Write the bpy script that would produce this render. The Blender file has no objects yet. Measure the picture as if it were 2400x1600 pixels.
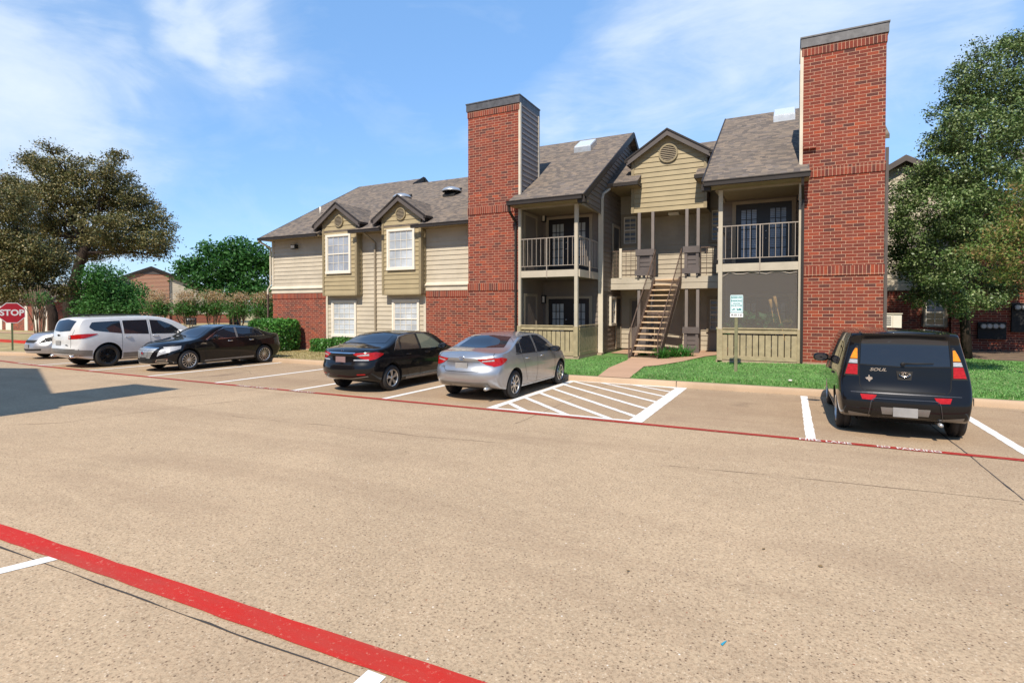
SKY_STR, SKY_DUST, SKY_SAT, SKY_VAL, SKY_HUE, SKY_N = .11, .1, 1.08, 1.3, .498, .8
SKY_MIX, SKY_BLUE = .6, (.165,.39,.80)
CLOUD = (.74,.83,.93); SUN = 4.9; EXPO = 0.25
import bpy, bmesh, math, random
import numpy as np
from mathutils import Vector, Matrix
from mathutils.bvhtree import BVHTree
random.seed(7); rng = np.random.default_rng(7)
S = bpy.context.scene; COL = S.collection
def V(*a): return Vector(a)

# ------------------------------------------------------------ survey helper: photograph pixel -> world point
F, TILT, EYE, YAW = 1282., .02, 2.0, math.atan(652/1282.)
_c, _s = math.cos(YAW), math.sin(YAW)
_R = V(_c, _s, 0); _A = V(-_s*math.cos(TILT), _c*math.cos(TILT), -math.sin(TILT)); _U = V(-_s*math.sin(TILT), _c*math.sin(TILT), math.cos(TILT))
_CY = 725 + F*math.tan(TILT)
def ray(x, y): return _A + _R*((x-1200)/F) + _U*((_CY-y)/F)
def onY(x, y, Y): r = ray(x, y); t = Y/r.y; return V(r.x*t, Y, EYE+r.z*t)
def onX(x, y, X): r = ray(x, y); t = X/r.x; return V(X, r.y*t, EYE+r.z*t)
def onZ(x, y, z=0): r = ray(x, y); t = (z-EYE)/r.z; return V(r.x*t, r.y*t, z)

# ------------------------------------------------------------ objects
def wmat(o):
    m = o.matrix_basis.copy()
    return wmat(o.parent) @ o.matrix_parent_inverse @ m if o.parent else m
def link(o, parent=None):
    COL.objects.link(o)
    if parent is not None:
        o.parent = parent; o.matrix_parent_inverse = wmat(parent).inverted()
    return o
def tag(o, label=None, cat=None, group=None, kind=None):
    if label: o['label'] = label
    if cat: o['category'] = cat
    if group: o['group'] = group
    if kind: o['kind'] = kind
    return o
def thing(name, label, cat, loc=(0, 0, 0), group=None):
    o = bpy.data.objects.new(name, None); o.location = loc; o.empty_display_size = .3
    link(o); return tag(o, label, cat, group)
def copy_tree(o, parent=None):
    c = o.copy(); COL.objects.link(c)
    if parent is not None: c.parent = parent
    for ch in [k for k in bpy.data.objects if k.parent == o]: copy_tree(ch, c)
    return c
class MB:
    def __init__(s): s.v = []; s.f = []; s.m = []; s.mi = 0; s.pc = []
    def face(s, pts, mi=None):
        n = len(s.v); s.v += [tuple(p) for p in pts]; s.f.append(tuple(range(n, n+len(pts)))); s.m.append(s.mi if mi is None else mi)
    def box(s, x0, x1, y0, y1, z0, z1, mi=None):
        n = len(s.v); s.pc.append((n, len(s.f)))
        s.v += [(x0,y0,z0),(x1,y0,z0),(x1,y1,z0),(x0,y1,z0),(x0,y0,z1),(x1,y0,z1),(x1,y1,z1),(x0,y1,z1)]
        for q in ((0,3,2,1),(4,5,6,7),(0,1,5,4),(1,2,6,5),(2,3,7,6),(3,0,4,7)):
            s.f.append(tuple(n+i for i in q)); s.m.append(s.mi if mi is None else mi)
        return s
    def prism(s, poly, d, mi=None):          # poly: 3D points, d: extrusion vector
        d = Vector(d); P = [Vector(p) for p in poly]; n = len(s.v); k = len(P); s.pc.append((n, len(s.f)))
        s.v += [tuple(p) for p in P] + [tuple(p+d) for p in P]
        s.f.append(tuple(range(n, n+k))); s.f.append(tuple(range(n+2*k-1, n+k-1, -1)))
        for i in range(k): s.f.append((n+i, n+k+i, n+k+(i+1)%k, n+(i+1)%k))
        s.m += [s.mi if mi is None else mi]*(k+2); return s
    def bar(s, a, b, w, h, up=(0,0,1)):      # rectangular bar, w sideways, h along up
        a = Vector(a); b = Vector(b); t = (b-a).normalized(); u = Vector(up); sd = t.cross(u)
        if sd.length < 1e-4: sd = t.cross(V(0,1,0))
        sd.normalize(); u = sd.cross(t).normalized()
        q = [a+sd*w/2+u*h/2, a-sd*w/2+u*h/2, a-sd*w/2-u*h/2, a+sd*w/2-u*h/2]
        return s.prism(q, b-a)
    def tube(s, pts, r, n=8, cap=True):      # swept tube, r scalar or list
        P = [Vector(p) for p in pts]; base = len(s.v); K = len(P)
        u = None
        for i, p in enumerate(P):
            t = (P[min(i+1,K-1)]-P[max(i-1,0)]).normalized()
            if u is None:
                u = t.orthogonal().normalized()
            else: u = (u - t*u.dot(t)).normalized()
            w = t.cross(u); rr = r[i] if isinstance(r, (list,tuple)) else r
            for j in range(n):
                a = 2*math.pi*j/n; s.v.append(tuple(p+u*math.cos(a)*rr+w*math.sin(a)*rr))
        for i in range(K-1):
            for j in range(n):
                s.f.append((base+i*n+j, base+i*n+(j+1)%n, base+(i+1)*n+(j+1)%n, base+(i+1)*n+j)); s.m.append(s.mi)
        if cap:
            s.f.append(tuple(base+j for j in range(n))[::-1]); s.f.append(tuple(base+(K-1)*n+j for j in range(n))); s.m += [s.mi]*2
        return s
    def disc(s, c, nrm, r, depth, n=24, r2=0):   # disc or ring with thickness
        c = Vector(c); nrm = Vector(nrm).normalized(); u = nrm.orthogonal().normalized(); w = nrm.cross(u)
        ring = lambda rr, o: [c+nrm*o+u*math.cos(2*math.pi*j/n)*rr+w*math.sin(2*math.pi*j/n)*rr for j in range(n)]
        A, B = ring(r, 0), ring(r, depth)
        if r2:
            A2, B2 = ring(r2, 0), ring(r2, depth)
            for j in range(n):
                k = (j+1)%n; s.face([B[j],B[k],B2[k],B2[j]]); s.face([A[j],B[j],B[k],A[k]][::-1]); s.face([A2[j],B2[j],B2[k],A2[k]])
        else:
            s.face(B); s.face(A[::-1])
            for j in range(n): k = (j+1)%n; s.face([A[j],A[k],B[k],B[j]])
        return s
    def lathe(s, prof, c, axis='y', n=28):
        c = Vector(c); base = len(s.v); K = len(prof)
        for (r, h) in prof:
            for j in range(n):
                a = 2*math.pi*j/n
                p = {'y': V(math.cos(a)*r, h, math.sin(a)*r), 'z': V(math.cos(a)*r, math.sin(a)*r, h), 'x': V(h, math.cos(a)*r, math.sin(a)*r)}[axis]
                s.v.append(tuple(c+p))
        for i in range(K-1):
            for j in range(n):
                s.f.append((base+i*n+j, base+(i+1)*n+j, base+(i+1)*n+(j+1)%n, base+i*n+(j+1)%n)); s.m.append(s.mi)
        return s
    def pieces(s):
        out = []; B_ = s.pc+[(len(s.v), len(s.f))]
        for (v0, f0), (v1, f1) in zip(B_, B_[1:]):
            q = MB(); q.v = s.v[v0:v1]; q.f = [tuple(i-v0 for i in f) for f in s.f[f0:f1]]; q.m = s.m[f0:f1]; out.append(q)
        return out
    def mesh(s, name, mats, smooth=False, fix=True):
        me = bpy.data.meshes.new(name); me.from_pydata(s.v, [], s.f)
        for m in (mats if isinstance(mats, (list,tuple)) else [mats]): me.materials.append(m)
        if any(s.m): me.polygons.foreach_set('material_index', s.m)
        if fix:
            bm = bmesh.new(); bm.from_mesh(me)
            bmesh.ops.remove_doubles(bm, verts=bm.verts, dist=1e-5) if smooth else None
            bmesh.ops.recalc_face_normals(bm, faces=bm.faces); bm.to_mesh(me); bm.free()
        if smooth: me.polygons.foreach_set('use_smooth', [True]*len(me.polygons))
        me.update(); return me
    def build(s, name, mats, parent=None, smooth=False, fix=True):
        return link(bpy.data.objects.new(name, s.mesh(name, mats, smooth, fix)), parent)
def struct(o): o['kind'] = 'structure'; return o

# ------------------------------------------------------------ materials
class NT:
    def __init__(s, m): s.m = m; s.t = m.node_tree; s.n = s.t.nodes; s.l = s.t.links
    def new(s, ty, **k):
        n = s.n.new(ty)
        for a, b in k.items():
            if a in n.inputs.keys() if hasattr(n.inputs, 'keys') else False: n.inputs[a].default_value = b
            else: setattr(n, a, b)
        return n
    def link(s, a, b): s.l.new(a, b)
    def math(s, op, a, b=None, c=None):
        n = s.n.new('ShaderNodeMath'); n.operation = op
        for i, x in enumerate((a, b, c)):
            if x is None: continue
            if isinstance(x, (int, float)): n.inputs[i].default_value = x
            else: s.l.new(x, n.inputs[i])
        return n.outputs[0]
    def mix(s, f, a, b, mode='MIX'):
        n = s.n.new('ShaderNodeMix'); n.data_type = 'RGBA'; n.blend_type = mode
        for i, x in ((0, f), (6, a), (7, b)):
            if isinstance(x, (int, float)): n.inputs[i].default_value = x
            elif isinstance(x, tuple): n.inputs[i].default_value = (*x[:3], 1)
            else: s.l.new(x, n.inputs[i])
        return n.outputs[2]
    def noise(s, scale, vec=None, detail=3, rough=.55, dist=0):
        n = s.n.new('ShaderNodeTexNoise'); n.inputs['Scale'].default_value = scale; n.inputs['Detail'].default_value = detail
        n.inputs['Roughness'].default_value = rough; n.inputs['Distortion'].default_value = dist
        if vec is not None: s.l.new(vec, n.inputs['Vector'])
        return n.outputs['Fac']
    def ramp(s, fac, stops, interp='LINEAR'):
        n = s.n.new('ShaderNodeValToRGB'); r = n.color_ramp; r.interpolation = interp
        while len(r.elements) < len(stops): r.elements.new(.5)
        for e, (p, c) in zip(r.elements, stops): e.position = p; e.color = (*(c if isinstance(c, tuple) else (c,c,c)), 1)
        s.l.new(fac, n.inputs[0]); return n.outputs[0]
    def pos(s): return s.n.new('ShaderNodeTexCoord').outputs['Object']
    def sep(s, v): n = s.n.new('ShaderNodeSeparateXYZ'); s.l.new(v, n.inputs[0]); return n.outputs
    def comb(s, x, y, z=0.0):
        n = s.n.new('ShaderNodeCombineXYZ')
        for i, q in enumerate((x, y, z)):
            if isinstance(q, (int, float)): n.inputs[i].default_value = q
            else: s.l.new(q, n.inputs[i])
        return n.outputs[0]
    def bump(s, h, strength=.3, dist=.01):
        n = s.n.new('ShaderNodeBump'); n.inputs['Strength'].default_value = strength; n.inputs['Distance'].default_value = dist
        s.l.new(h, n.inputs['Height']); s.l.new(n.outputs[0], s.P.inputs['Normal'])
def mat(name, col=(.5,.5,.5), rough=.6, metal=0, coat=0, spec=.5, alpha=1, emit=None):
    m = bpy.data.materials.new(name); m.use_nodes = True; t = NT(m); P = m.node_tree.nodes['Principled BSDF']; t.P = P
    P.inputs['Base Color'].default_value = (*col, 1); P.inputs['Roughness'].default_value = rough; P.inputs['Metallic'].default_value = metal
    P.inputs['Coat Weight'].default_value = coat; P.inputs['Coat Roughness'].default_value = .03; P.inputs['Specular IOR Level'].default_value = spec
    P.inputs['Alpha'].default_value = alpha
    if emit: P.inputs['Emission Color'].default_value = (*emit[:3],1); P.inputs['Emission Strength'].default_value = emit[3]
    m['nt'] = 0; return m, t
def colour(t, sock): t.link(sock, t.P.inputs['Base Color'])
def wallcoord(t):     # (horizontal along the wall, z)
    p = t.sep(t.pos()); g = t.n.new('ShaderNodeNewGeometry'); nn = t.sep(g.outputs['Normal'])
    f = t.math('GREATER_THAN', t.math('ABSOLUTE', nn[0]), t.math('ABSOLUTE', nn[1]))
    u = t.math('ADD', t.math('MULTIPLY', p[1], f), t.math('MULTIPLY', p[0], t.math('SUBTRACT', 1.0, f)))
    return u, p[2]
def mat_brick(name, soldier=False, dark=1.0, tan=False):
    m, t = mat(name, rough=.85, spec=.3); u, z = wallcoord(t)
    b = t.n.new('ShaderNodeTexBrick'); b.offset = 0 if soldier else .36; b.offset_frequency = 2
    t.link(t.comb(u, z), b.inputs['Vector'])
    b.inputs['Scale'].default_value = 1; b.inputs['Mortar Size'].default_value = .0058; b.inputs['Mortar Smooth'].default_value = .1
    b.inputs['Brick Width'].default_value = .094 if soldier else .2757; b.inputs['Row Height'].default_value = .5 if soldier else .0938
    b.inputs['Bias'].default_value = 0
    b.inputs['Color1'].default_value = (0,0,0,1); b.inputs['Color2'].default_value = (1,1,1,1); b.inputs['Mortar'].default_value = (.5,.5,.5,1)
    d = dark
    col = t.ramp(b.outputs['Color'], [(0,(.105*d,.037*d,.031*d)),(.25,(.175*d,.040*d,.026*d)),(.55,(.245*d,.047*d,.026*d)),(.8,(.20*d,.052*d,.036*d)),(1,(.33*d,.064*d,.028*d))])
    col = t.mix(.5, col, t.ramp(t.noise(30, t.pos(), 4), [(.3,.55),(.7,1.35)]), 'MULTIPLY')
    col = t.mix(.35, col, t.ramp(t.noise(.9, t.pos(), 3), [(.3,.7),(.75,1.25)]), 'MULTIPLY')
    mort = t.mix(t.noise(8, t.pos()), (.44,.265,.175), (.56,.365,.25))
    if tan: col = t.mix(t.ramp(t.noise(2.5, t.pos(), 4), [(.35,0.0),(.6,1.0)]), col, (.42,.24,.14))
    colour(t, t.mix(b.outputs['Fac'], col, mort))
    t.bump(t.math('SUBTRACT', t.noise(60, t.pos()), b.outputs['Fac']), .5, .012); return m
def mat_paint(name, col, var=.12, scale=1.5, rough=.55, grain=True):
    m, t = mat(name, rough=rough, spec=.3)
    n = t.ramp(t.noise(scale, t.pos(), 5, .6), [(.25,1-var),(.75,1+var)])
    c = t.mix(1, col, n, 'MULTIPLY')
    if grain:
        st = t.n.new('ShaderNodeMapping'); st.inputs['Scale'].default_value = (1.5, 1.5, 40); t.link(t.pos(), st.inputs[0])
        c = t.mix(.35, c, t.ramp(t.noise(3, st.outputs[0], 3), [(.3,.82),(.7,1.1)]), 'MULTIPLY')
    colour(t, c); t.bump(t.noise(90, t.pos()), .12, .004); return m
def mat_simple(name, col, rough=.5, metal=0, coat=0, var=.1, scale=8, spec=.5, bump=0):
    m, t = mat(name, rough=rough, metal=metal, coat=coat, spec=spec)
    colour(t, t.mix(1, col, t.ramp(t.noise(scale, t.pos(), 4), [(.3,1-var),(.7,1+var)]), 'MULTIPLY'))
    if bump: t.bump(t.noise(scale*6, t.pos()), bump, .01)
    return m
def mat_shingle():
    m, t = mat('shingle', rough=.95, spec=.15); u, z = wallcoord(t)
    # slope direction: along-ridge axis is x where the slope faces y, y where it faces x
    v = t.math('MULTIPLY', z, 1.95/.112); row = t.math('FLOOR', v)
    w = t.n.new('ShaderNodeTexWhiteNoise'); w.noise_dimensions = '1D'; t.link(row, w.inputs['W'])
    uu = t.math('ADD', t.math('MULTIPLY', u, 1/.17), t.math('MULTIPLY', w.outputs['Value'], 7.3)); colm = t.math('FLOOR', uu)
    w2 = t.n.new('ShaderNodeTexWhiteNoise'); w2.noise_dimensions = '2D'; t.link(t.comb(colm, row), w2.inputs['Vector'])
    c = t.ramp(w2.outputs['Value'], [(0,(.10,.080,.070)),(.35,(.15,.118,.095)),(.6,(.205,.158,.118)),(.85,(.27,.20,.142)),(1,(.17,.14,.125))])
    c = t.mix(.25, c, (.16,.155,.15)); c = t.mix(.3, c, t.ramp(t.noise(1.2, t.pos(), 4), [(.3,.8),(.7,1.15)]), 'MULTIPLY')
    c = t.mix(.6, c, t.ramp(t.noise(120, t.pos(), 2), [(.3,.7),(.7,1.3)]), 'MULTIPLY')
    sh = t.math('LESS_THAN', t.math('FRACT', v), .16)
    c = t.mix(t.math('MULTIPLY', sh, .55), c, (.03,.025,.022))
    colour(t, c); t.bump(t.math('FRACT', v), .5, .02); return m
def mat_concrete(name, base=(.47,.345,.222), lot=True):
    m, t = mat(name, rough=.9, spec=.2); p = t.pos()
    c = t.mix(t.ramp(t.noise(.22, p, 5, .6, 1.2), [(.32,0),(.68,1)]), tuple(x*.86 for x in base), tuple(x*1.08 for x in base))
    c = t.mix(t.ramp(t.noise(1.1, p, 5, .65), [(.45,0),(.75,.35)]), c, tuple(x*.72 for x in base))
    if lot:                                    # exposed aggregate: light matrix with brown, grey and pale stones, pits and chips
        def vor(sc, seed):
            vo = t.n.new('ShaderNodeTexVoronoi'); vo.inputs['Scale'].default_value = sc; mp_ = t.n.new('ShaderNodeMapping'); mp_.inputs['Location'].default_value = (seed,seed*2,0); t.link(p, mp_.inputs[0]); t.link(mp_.outputs[0], vo.inputs['Vector']); return vo, t.sep(vo.outputs['Color'])
        vo, vc = vor(88, 0)
        stone = t.ramp(vc[0], [(0,(.20,.12,.075)),(.10,(.34,.215,.125)),(.28,(.48,.355,.225)),(.75,(.54,.41,.265)),(.88,(.40,.29,.19)),(.96,(.74,.61,.45))], 'CONSTANT')
        c = t.mix(t.math('MULTIPLY', t.ramp(vo.outputs['Distance'], [(.0,1),(.45,.8),(.62,0)]), .55), c, stone)
        vo, vc = vor(30, 3.3); pit = t.math('MULTIPLY', t.math('GREATER_THAN', vc[0], .45), t.ramp(vo.outputs['Distance'], [(.16,1),(.25,0)]))
        c = t.mix(.8, c, t.ramp(t.noise(38, p, 3, .6), [(.36,.70),(.5,1.0),(.68,1.12)]), 'MULTIPLY'); c = t.mix(t.math('MULTIPLY', pit, .8), c, (.10,.060,.038))
        vo, vc = vor(17, 7.7); chip = t.math('MULTIPLY', t.math('GREATER_THAN', vc[1], .80), t.ramp(vo.outputs['Distance'], [(.09,1),(.13,0)])); c = t.mix(t.math('MULTIPLY', chip, .8), c, t.ramp(vc[2], [(0,(.80,.74,.65)),(.7,(.85,.78,.68)),(.85,(.30,.10,.05)),(1,(.05,.045,.05))], 'CONSTANT'))
        c = t.mix(.55, c, t.ramp(t.noise(7, p, 5, .7), [(.3,.84),(.7,1.14)]), 'MULTIPLY')
        # tyre tracks and drips running along the lane and in the stalls
        mp = t.n.new('ShaderNodeMapping'); mp.inputs['Scale'].default_value = (.12, .9, 1); t.link(p, mp.inputs[0])
        tr = t.ramp(t.noise(1.0, mp.outputs[0], 4, .6, .6), [(.5,0),(.78,1)])
        c = t.mix(t.math('MULTIPLY', tr, .5), c, (.25,.165,.105))
        sy = t.sep(p)
        stall = t.math('MULTIPLY', t.ramp(t.math('DIVIDE', sy[1], 20), [(.46,0),(.5,1),(.7,1),(.74,.3)]), t.ramp(t.noise(.8, p, 5, .7), [(.3,.25),(.7,1)]))
        c = t.mix(t.math('MULTIPLY', stall, .52), c, (.27,.18,.115))
        oil = t.ramp(t.noise(.55, p, 3, .5, .5), [(.63,0),(.72,1)])
        c = t.mix(t.math('MULTIPLY', t.math('MULTIPLY', oil, stall), .5), c, (.07,.05,.04))
    c = t.mix(.5, c, t.ramp(t.noise(160, p, 3), [(.3,.72),(.7,1.28)]), 'MULTIPLY')
    colour(t, c); t.bump(t.noise(110, p, 4), .22 if lot else .2, .005); return m
def mat_worn(name, col, under=(.36,.25,.17), wear=.5, scale=9, grime=True):
    m, t = mat(name, rough=.7, spec=.3); p = t.pos()
    n = t.noise(scale, p, 8, .72); f = t.ramp(n, [(wear-.14,0),(wear-.03,1)])
    c = t.mix(t.noise(1.7, p, 4), tuple(x*.85 for x in col), tuple(min(1,x*1.1) for x in col))
    if grime:
        mp = t.n.new('ShaderNodeMapping'); mp.inputs['Scale'].default_value = (.5, 2.5, 1); t.link(p, mp.inputs[0])
        c = t.mix(t.ramp(t.noise(1.3, mp.outputs[0], 5, .65), [(.45,0),(.8,.55)]), c, tuple(x*.45 for x in under))
    colour(t, t.mix(f, under, c)); t.bump(t.noise(70, p), .3, .006); return m
def mat_leaf(name, cols, trans=.25, rough=.55):
    m, t = mat(name, rough=rough, spec=.35); g = t.n.new('ShaderNodeNewGeometry')
    k = len(cols); c = t.ramp(g.outputs['Random Per Island'], [(i/(k-1) if k > 1 else 0, cc) for i, cc in enumerate(cols)])
    c = t.mix(.55, c, t.ramp(t.noise(.7, t.pos(), 3), [(.3,.65),(.7,1.3)]), 'MULTIPLY')
    colour(t, c)
    tr = t.n.new('ShaderNodeBsdfTranslucent'); t.link(c, tr.inputs[0]); mx = t.n.new('ShaderNodeMixShader'); mx.inputs[0].default_value = trans
    o = t.n['Material Output']; t.link(t.P.outputs[0], mx.inputs[1]); t.link(tr.outputs[0], mx.inputs[2]); t.link(mx.outputs[0], o.inputs[0]); return m
def mat_bark(name, col=(.050,.036,.028)):
    m, t = mat(name, rough=.95, spec=.1); mp = t.n.new('ShaderNodeMapping'); mp.inputs['Scale'].default_value = (6,6,1.2); t.link(t.pos(), mp.inputs[0])
    n = t.noise(2.2, mp.outputs[0], 6, .65); colour(t, t.ramp(n, [(.3,tuple(x*.45 for x in col)),(.6,col),(.8,tuple(x*1.9 for x in col))])); t.bump(n, .9, .05); return m
def mat_glass(name, col=(.012,.014,.018), rough=.02):
    m, t = mat(name, col, rough, 0, 0, .8); t.P.inputs['IOR'].default_value = 1.55
    w = t.noise(.8, t.pos(), 2); t.bump(w, .03, .02); return m
def mat_blind(name, a=(.36,.38,.42), b=(.20,.22,.27), pitch=.04, gloss=.25):
    m, t = mat(name, rough=.35, spec=.5, coat=.6); p = t.sep(t.pos()); f = t.math('FRACT', t.math('DIVIDE', p[2], pitch))
    c = t.mix(t.ramp(f, [(0,0),(.22,1),(.8,1),(1,.3)]), b, a)
    c = t.mix(.6, c, t.ramp(t.noise(1.3, t.pos(), 3), [(.35,.55),(.65,1.2)]), 'MULTIPLY')
    colour(t, c); t.P.inputs['Coat Roughness'].default_value = .04; return m

M = {}
M['brick'] = mat_brick('brick'); M['soldier'] = mat_brick('soldier_brick', True); M['brick_old'] = mat_brick('brick_stained', tan=True)
M['cream'] = mat_paint('cream_siding_paint', (.50,.435,.335)); M['cream2'] = mat_paint('cream_trim_paint', (.60,.53,.42))
M['taupe'] = mat_paint('taupe_siding_paint', (.185,.150,.120)); M['sand'] = mat_paint('sand_trim_paint', (.30,.245,.175))
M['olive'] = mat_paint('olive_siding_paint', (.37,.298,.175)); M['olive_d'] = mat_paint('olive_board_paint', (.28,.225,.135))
M['white'] = mat_paint('white_frame_paint', (.74,.68,.58), .06); M['dark'] = mat_paint('dark_fascia_paint', (.030,.024,.021), .15)
M['grey_f'] = mat_paint('grey_brown_fascia_paint', (.105,.088,.080), .15); M['shingle'] = mat_shingle()
M['soffit'] = mat_paint('soffit_paint', (.27,.205,.125), .08, grain=False); M['greyp'] = mat_paint('grey_panel_paint', (.125,.105,.10), .2)
M['post'] = mat_paint('post_paint', (.47,.41,.32)); M['greypost'] = mat_paint('taupe_post_paint', (.21,.18,.165))
M['fence'] = mat_paint('fence_paint', (.36,.29,.175), .25, 5); M['iron'] = mat_simple('painted_iron', (.34,.285,.235), .5)
M['rust'] = mat_simple('rusty_brown_iron', (.105,.068,.050), .7, var=.35, scale=14); M['wood'] = mat_paint('worn_stair_wood', (.60,.43,.27), .3, 6)
M['door'] = mat_simple('black_door_paint', (.016,.013,.012), .35); M['glass'] = mat_glass('window_glass'); M['blind'] = mat_blind('blinds_behind_glass')
M['blind_b'] = mat_blind('bright_blinds_behind_glass', (.52,.55,.58), (.36,.39,.43)); M['blind_d'] = mat_blind('dim_blinds_behind_glass', (.16,.19,.23), (.05,.06,.08), .05)
M['blindw'] = mat_blind('wide_slat_blinds', (.30,.36,.46), (.015,.016,.02), .06)
M['paneg'] = mat_blind('curtain_behind_glass', (.36,.38,.365), (.31,.33,.32), .5)
M['cap'] = mat_simple('grey_metal_cap', (.105,.103,.106), .5, .4, var=.3, scale=5); M['steel'] = mat_simple('galvanised_metal', (.55,.56,.56), .35, .7)
M['skyl'] = mat_simple('skylight_dome_plastic', (.62,.66,.70), .12, 0, .5, var=.05)
M['conc'] = mat_concrete('lot_concrete'); M['conc2'] = mat_concrete('kerb_concrete', (.46,.33,.22), False); M['walk'] = mat_concrete('path_concrete', (.47,.30,.20), False)
M['found'] = mat_concrete('foundation_concrete', (.40,.30,.21), False); M['cream_shade'] = mat_paint('shade_darkened_cream_paint', (.42,.36,.27)); M['floor_shade'] = mat_simple('shade_darkened_floor_paint', (.13,.11,.09), .8)  # breezeway wall and porch floor colours darkened to deepen the recess shade
M['red'] = mat_worn('red_line_paint', (.50,.022,.012), (.55,.20,.14), .455, 30); M['red2'] = mat_worn('faded_red_line_paint', (.37,.026,.018), (.38,.16,.11), .47, 12)
M['whitel'] = mat_worn('white_line_paint', (.80,.78,.74), (.52,.42,.32), .43, 22, False); M['whitef'] = mat_worn('faded_white_paint', (.66,.58,.50), (.40,.10,.08), .5, 10)
M['whitef2'] = mat_worn('letter_white_paint', (.75,.66,.60), (.42,.06,.05), .42, 22)
M['joint'] = mat_simple('joint_tar', (.045,.038,.034), .9); M['grass'] = mat_leaf('grass_blade', [(.08,.22,.045),(.13,.32,.07),(.21,.41,.11),(.10,.25,.05),(.30,.36,.15)], .2)
M['turf'] = mat_simple('lawn_turf', (.095,.20,.045), .95, var=.35, scale=3); M['dry'] = mat_simple('dry_grass', (.33,.26,.12), .95, var=.3, scale=1.2)
M['dryblade'] = mat_leaf('dry_grass_blade', [(.38,.31,.14),(.28,.25,.09),(.46,.36,.2)], .1); M['soil'] = mat_simple('bare_soil', (.16,.11,.07), .95, var=.35, scale=4)
M['rubber'] = mat_simple('tyre_rubber', (.022,.020,.019), .75, var=.2, scale=30); M['alloy'] = mat_simple('alloy_wheel', (.62,.60,.57), .28, .85, var=.05)
M['blackrim'] = mat_simple('black_wheel', (.012,.012,.013), .15, .2, .8); M['plastic'] = mat_simple('black_plastic', (.012,.0115,.0115), .75)
M['chrome'] = mat_simple('chrome', (.75,.75,.75), .12, 1, var=.03); M['void'] = mat_simple('underbody_black', (.008,.008,.008), .9)
M['cglass'] = mat_glass('tinted_car_glass', (.014,.017,.024), .015)
M['cglass_b'] = mat_glass('clear_car_glass_over_seats', (.085,.062,.048), .02); M['cglass_g'] = mat_glass('clear_green_car_glass', (.16,.17,.125), .02)
def lamp_mat(n, c):
    m, t = mat(n, c, .18, 0, .35, .3); mp = t.n.new('ShaderNodeMapping'); mp.inputs['Scale'].default_value = (9,9,30); t.link(t.pos(), mp.inputs[0])
    colour(t, t.mix(t.ramp(t.noise(2.5, mp.outputs[0], 2), [(.4,0),(.62,.5)]), c, tuple(min(1, x*1.6+.01) for x in c))); return m
M['redlamp'] = lamp_mat('red_lamp_lens', (.33,.006,.006)); M['amber'] = lamp_mat('amber_lamp_lens', (.75,.22,.01)); M['clear'] = lamp_mat('clear_lamp_lens', (.33,.34,.36))
def carpaint(n, c, metal, rough=.3):
    m, t = mat(n, c, rough, metal, 1, .08 if metal < .5 else .5); t.P.inputs['Coat Roughness'].default_value = .02; t.P.inputs['Coat IOR'].default_value = 1.42
    w = t.n.new('ShaderNodeTexWhiteNoise'); colour(t, t.mix(.5, c, t.ramp(t.noise(4, t.pos(), 4), [(.3,.85),(.7,1.1)]), 'MULTIPLY')); return m
M['pblack'] = carpaint('black_car_paint', (.006,.006,.007), 0, .3); M['psilver'] = carpaint('silver_car_paint', (.42,.43,.45), .75, .34)
M['pwhite'] = carpaint('pearl_white_car_paint', (.66,.655,.65), .1, .35); M['pgrey'] = carpaint('light_grey_car_paint', (.42,.43,.46), .6, .32); M['pblue'] = carpaint('dark_blue_car_paint', (.012,.03,.11), .3, .3)
M['clad'] = mat_simple('warm_grey_cladding', (.20,.19,.18), .4, .4, .3)
M['ledge'] = mat_simple('ledge_highlight_and_trim', (.06,.06,.065), .25, .5, .5); M['plate'] = mat_simple('blank_plate', (.27,.265,.26), .45, var=.15, scale=5); M['plate2'] = mat_simple('blank_dark_plate', (.22,.14,.14), .45, var=.15, scale=5)
M['bark'] = mat_bark('oak_bark'); M['bark2'] = mat_bark('smooth_pale_bark', (.24,.17,.12))
# ============================================================ APARTMENT BUILDING
LAP, PR = .193, .026
def siding(mb, org, U, N, z0, z1, xr, lap=LAP, back=0.0):
    """lap boards on a wall: org point, U unit along the wall, N outward; xr(z) -> (a, b) extent along U or None"""
    org = Vector(org); U = Vector(U); N = Vector(N); k = math.floor(z0/lap); z = z0
    P = lambda a, zz, o: V(org.x+U.x*a+N.x*o, org.y+U.y*a+N.y*o, zz)
    while z < z1-1e-6:
        k2 = math.floor(z/lap+1e-6)+1; zt = min(k2*lap, z1)
        lo, hi = xr(z+1e-4), xr(zt-1e-4)
        if lo and (hi or True):
            if not hi: m = (lo[0]+lo[1])/2; hi = (m, m+.001)
            f = (zt-z)/lap
            mb.face([P(lo[0],z,PR), P(lo[1],z,PR), P(hi[1],zt,PR*(1-f)), P(hi[0],zt,PR*(1-f))])
            mb.face([P(lo[0],z,back-.002), P(lo[1],z,back-.002), P(lo[1],z,PR), P(lo[0],z,PR)])
        z = zt
B = thing('apartment_building', 'two-storey brick and cream apartment building with two tall brick chimneys and an outside stair', 'building', (-10, 19, 0))
XC = -4.3                                    # mirror axis of the two patio wings
SPLIT = {'brick_wall','soldier_course','trim_board','gutter','soffit','corner_board','porch_post','landing_post','porch_floor','header_beam','porch_ceiling','foundation','landing_rim','rake_board','garage_door'}
def part(mb, name, m, parent=None, smooth=False, label=None):
    if name in SPLIT and len(mb.pc) > 1 and mb.pc[0] == (0, 0):
        return [q.build(name, m, parent or B, smooth) for q in mb.pieces()][0]
    o = mb.build(name, m, parent or B, smooth)
    if label: o['label'] = label
    return o
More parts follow.
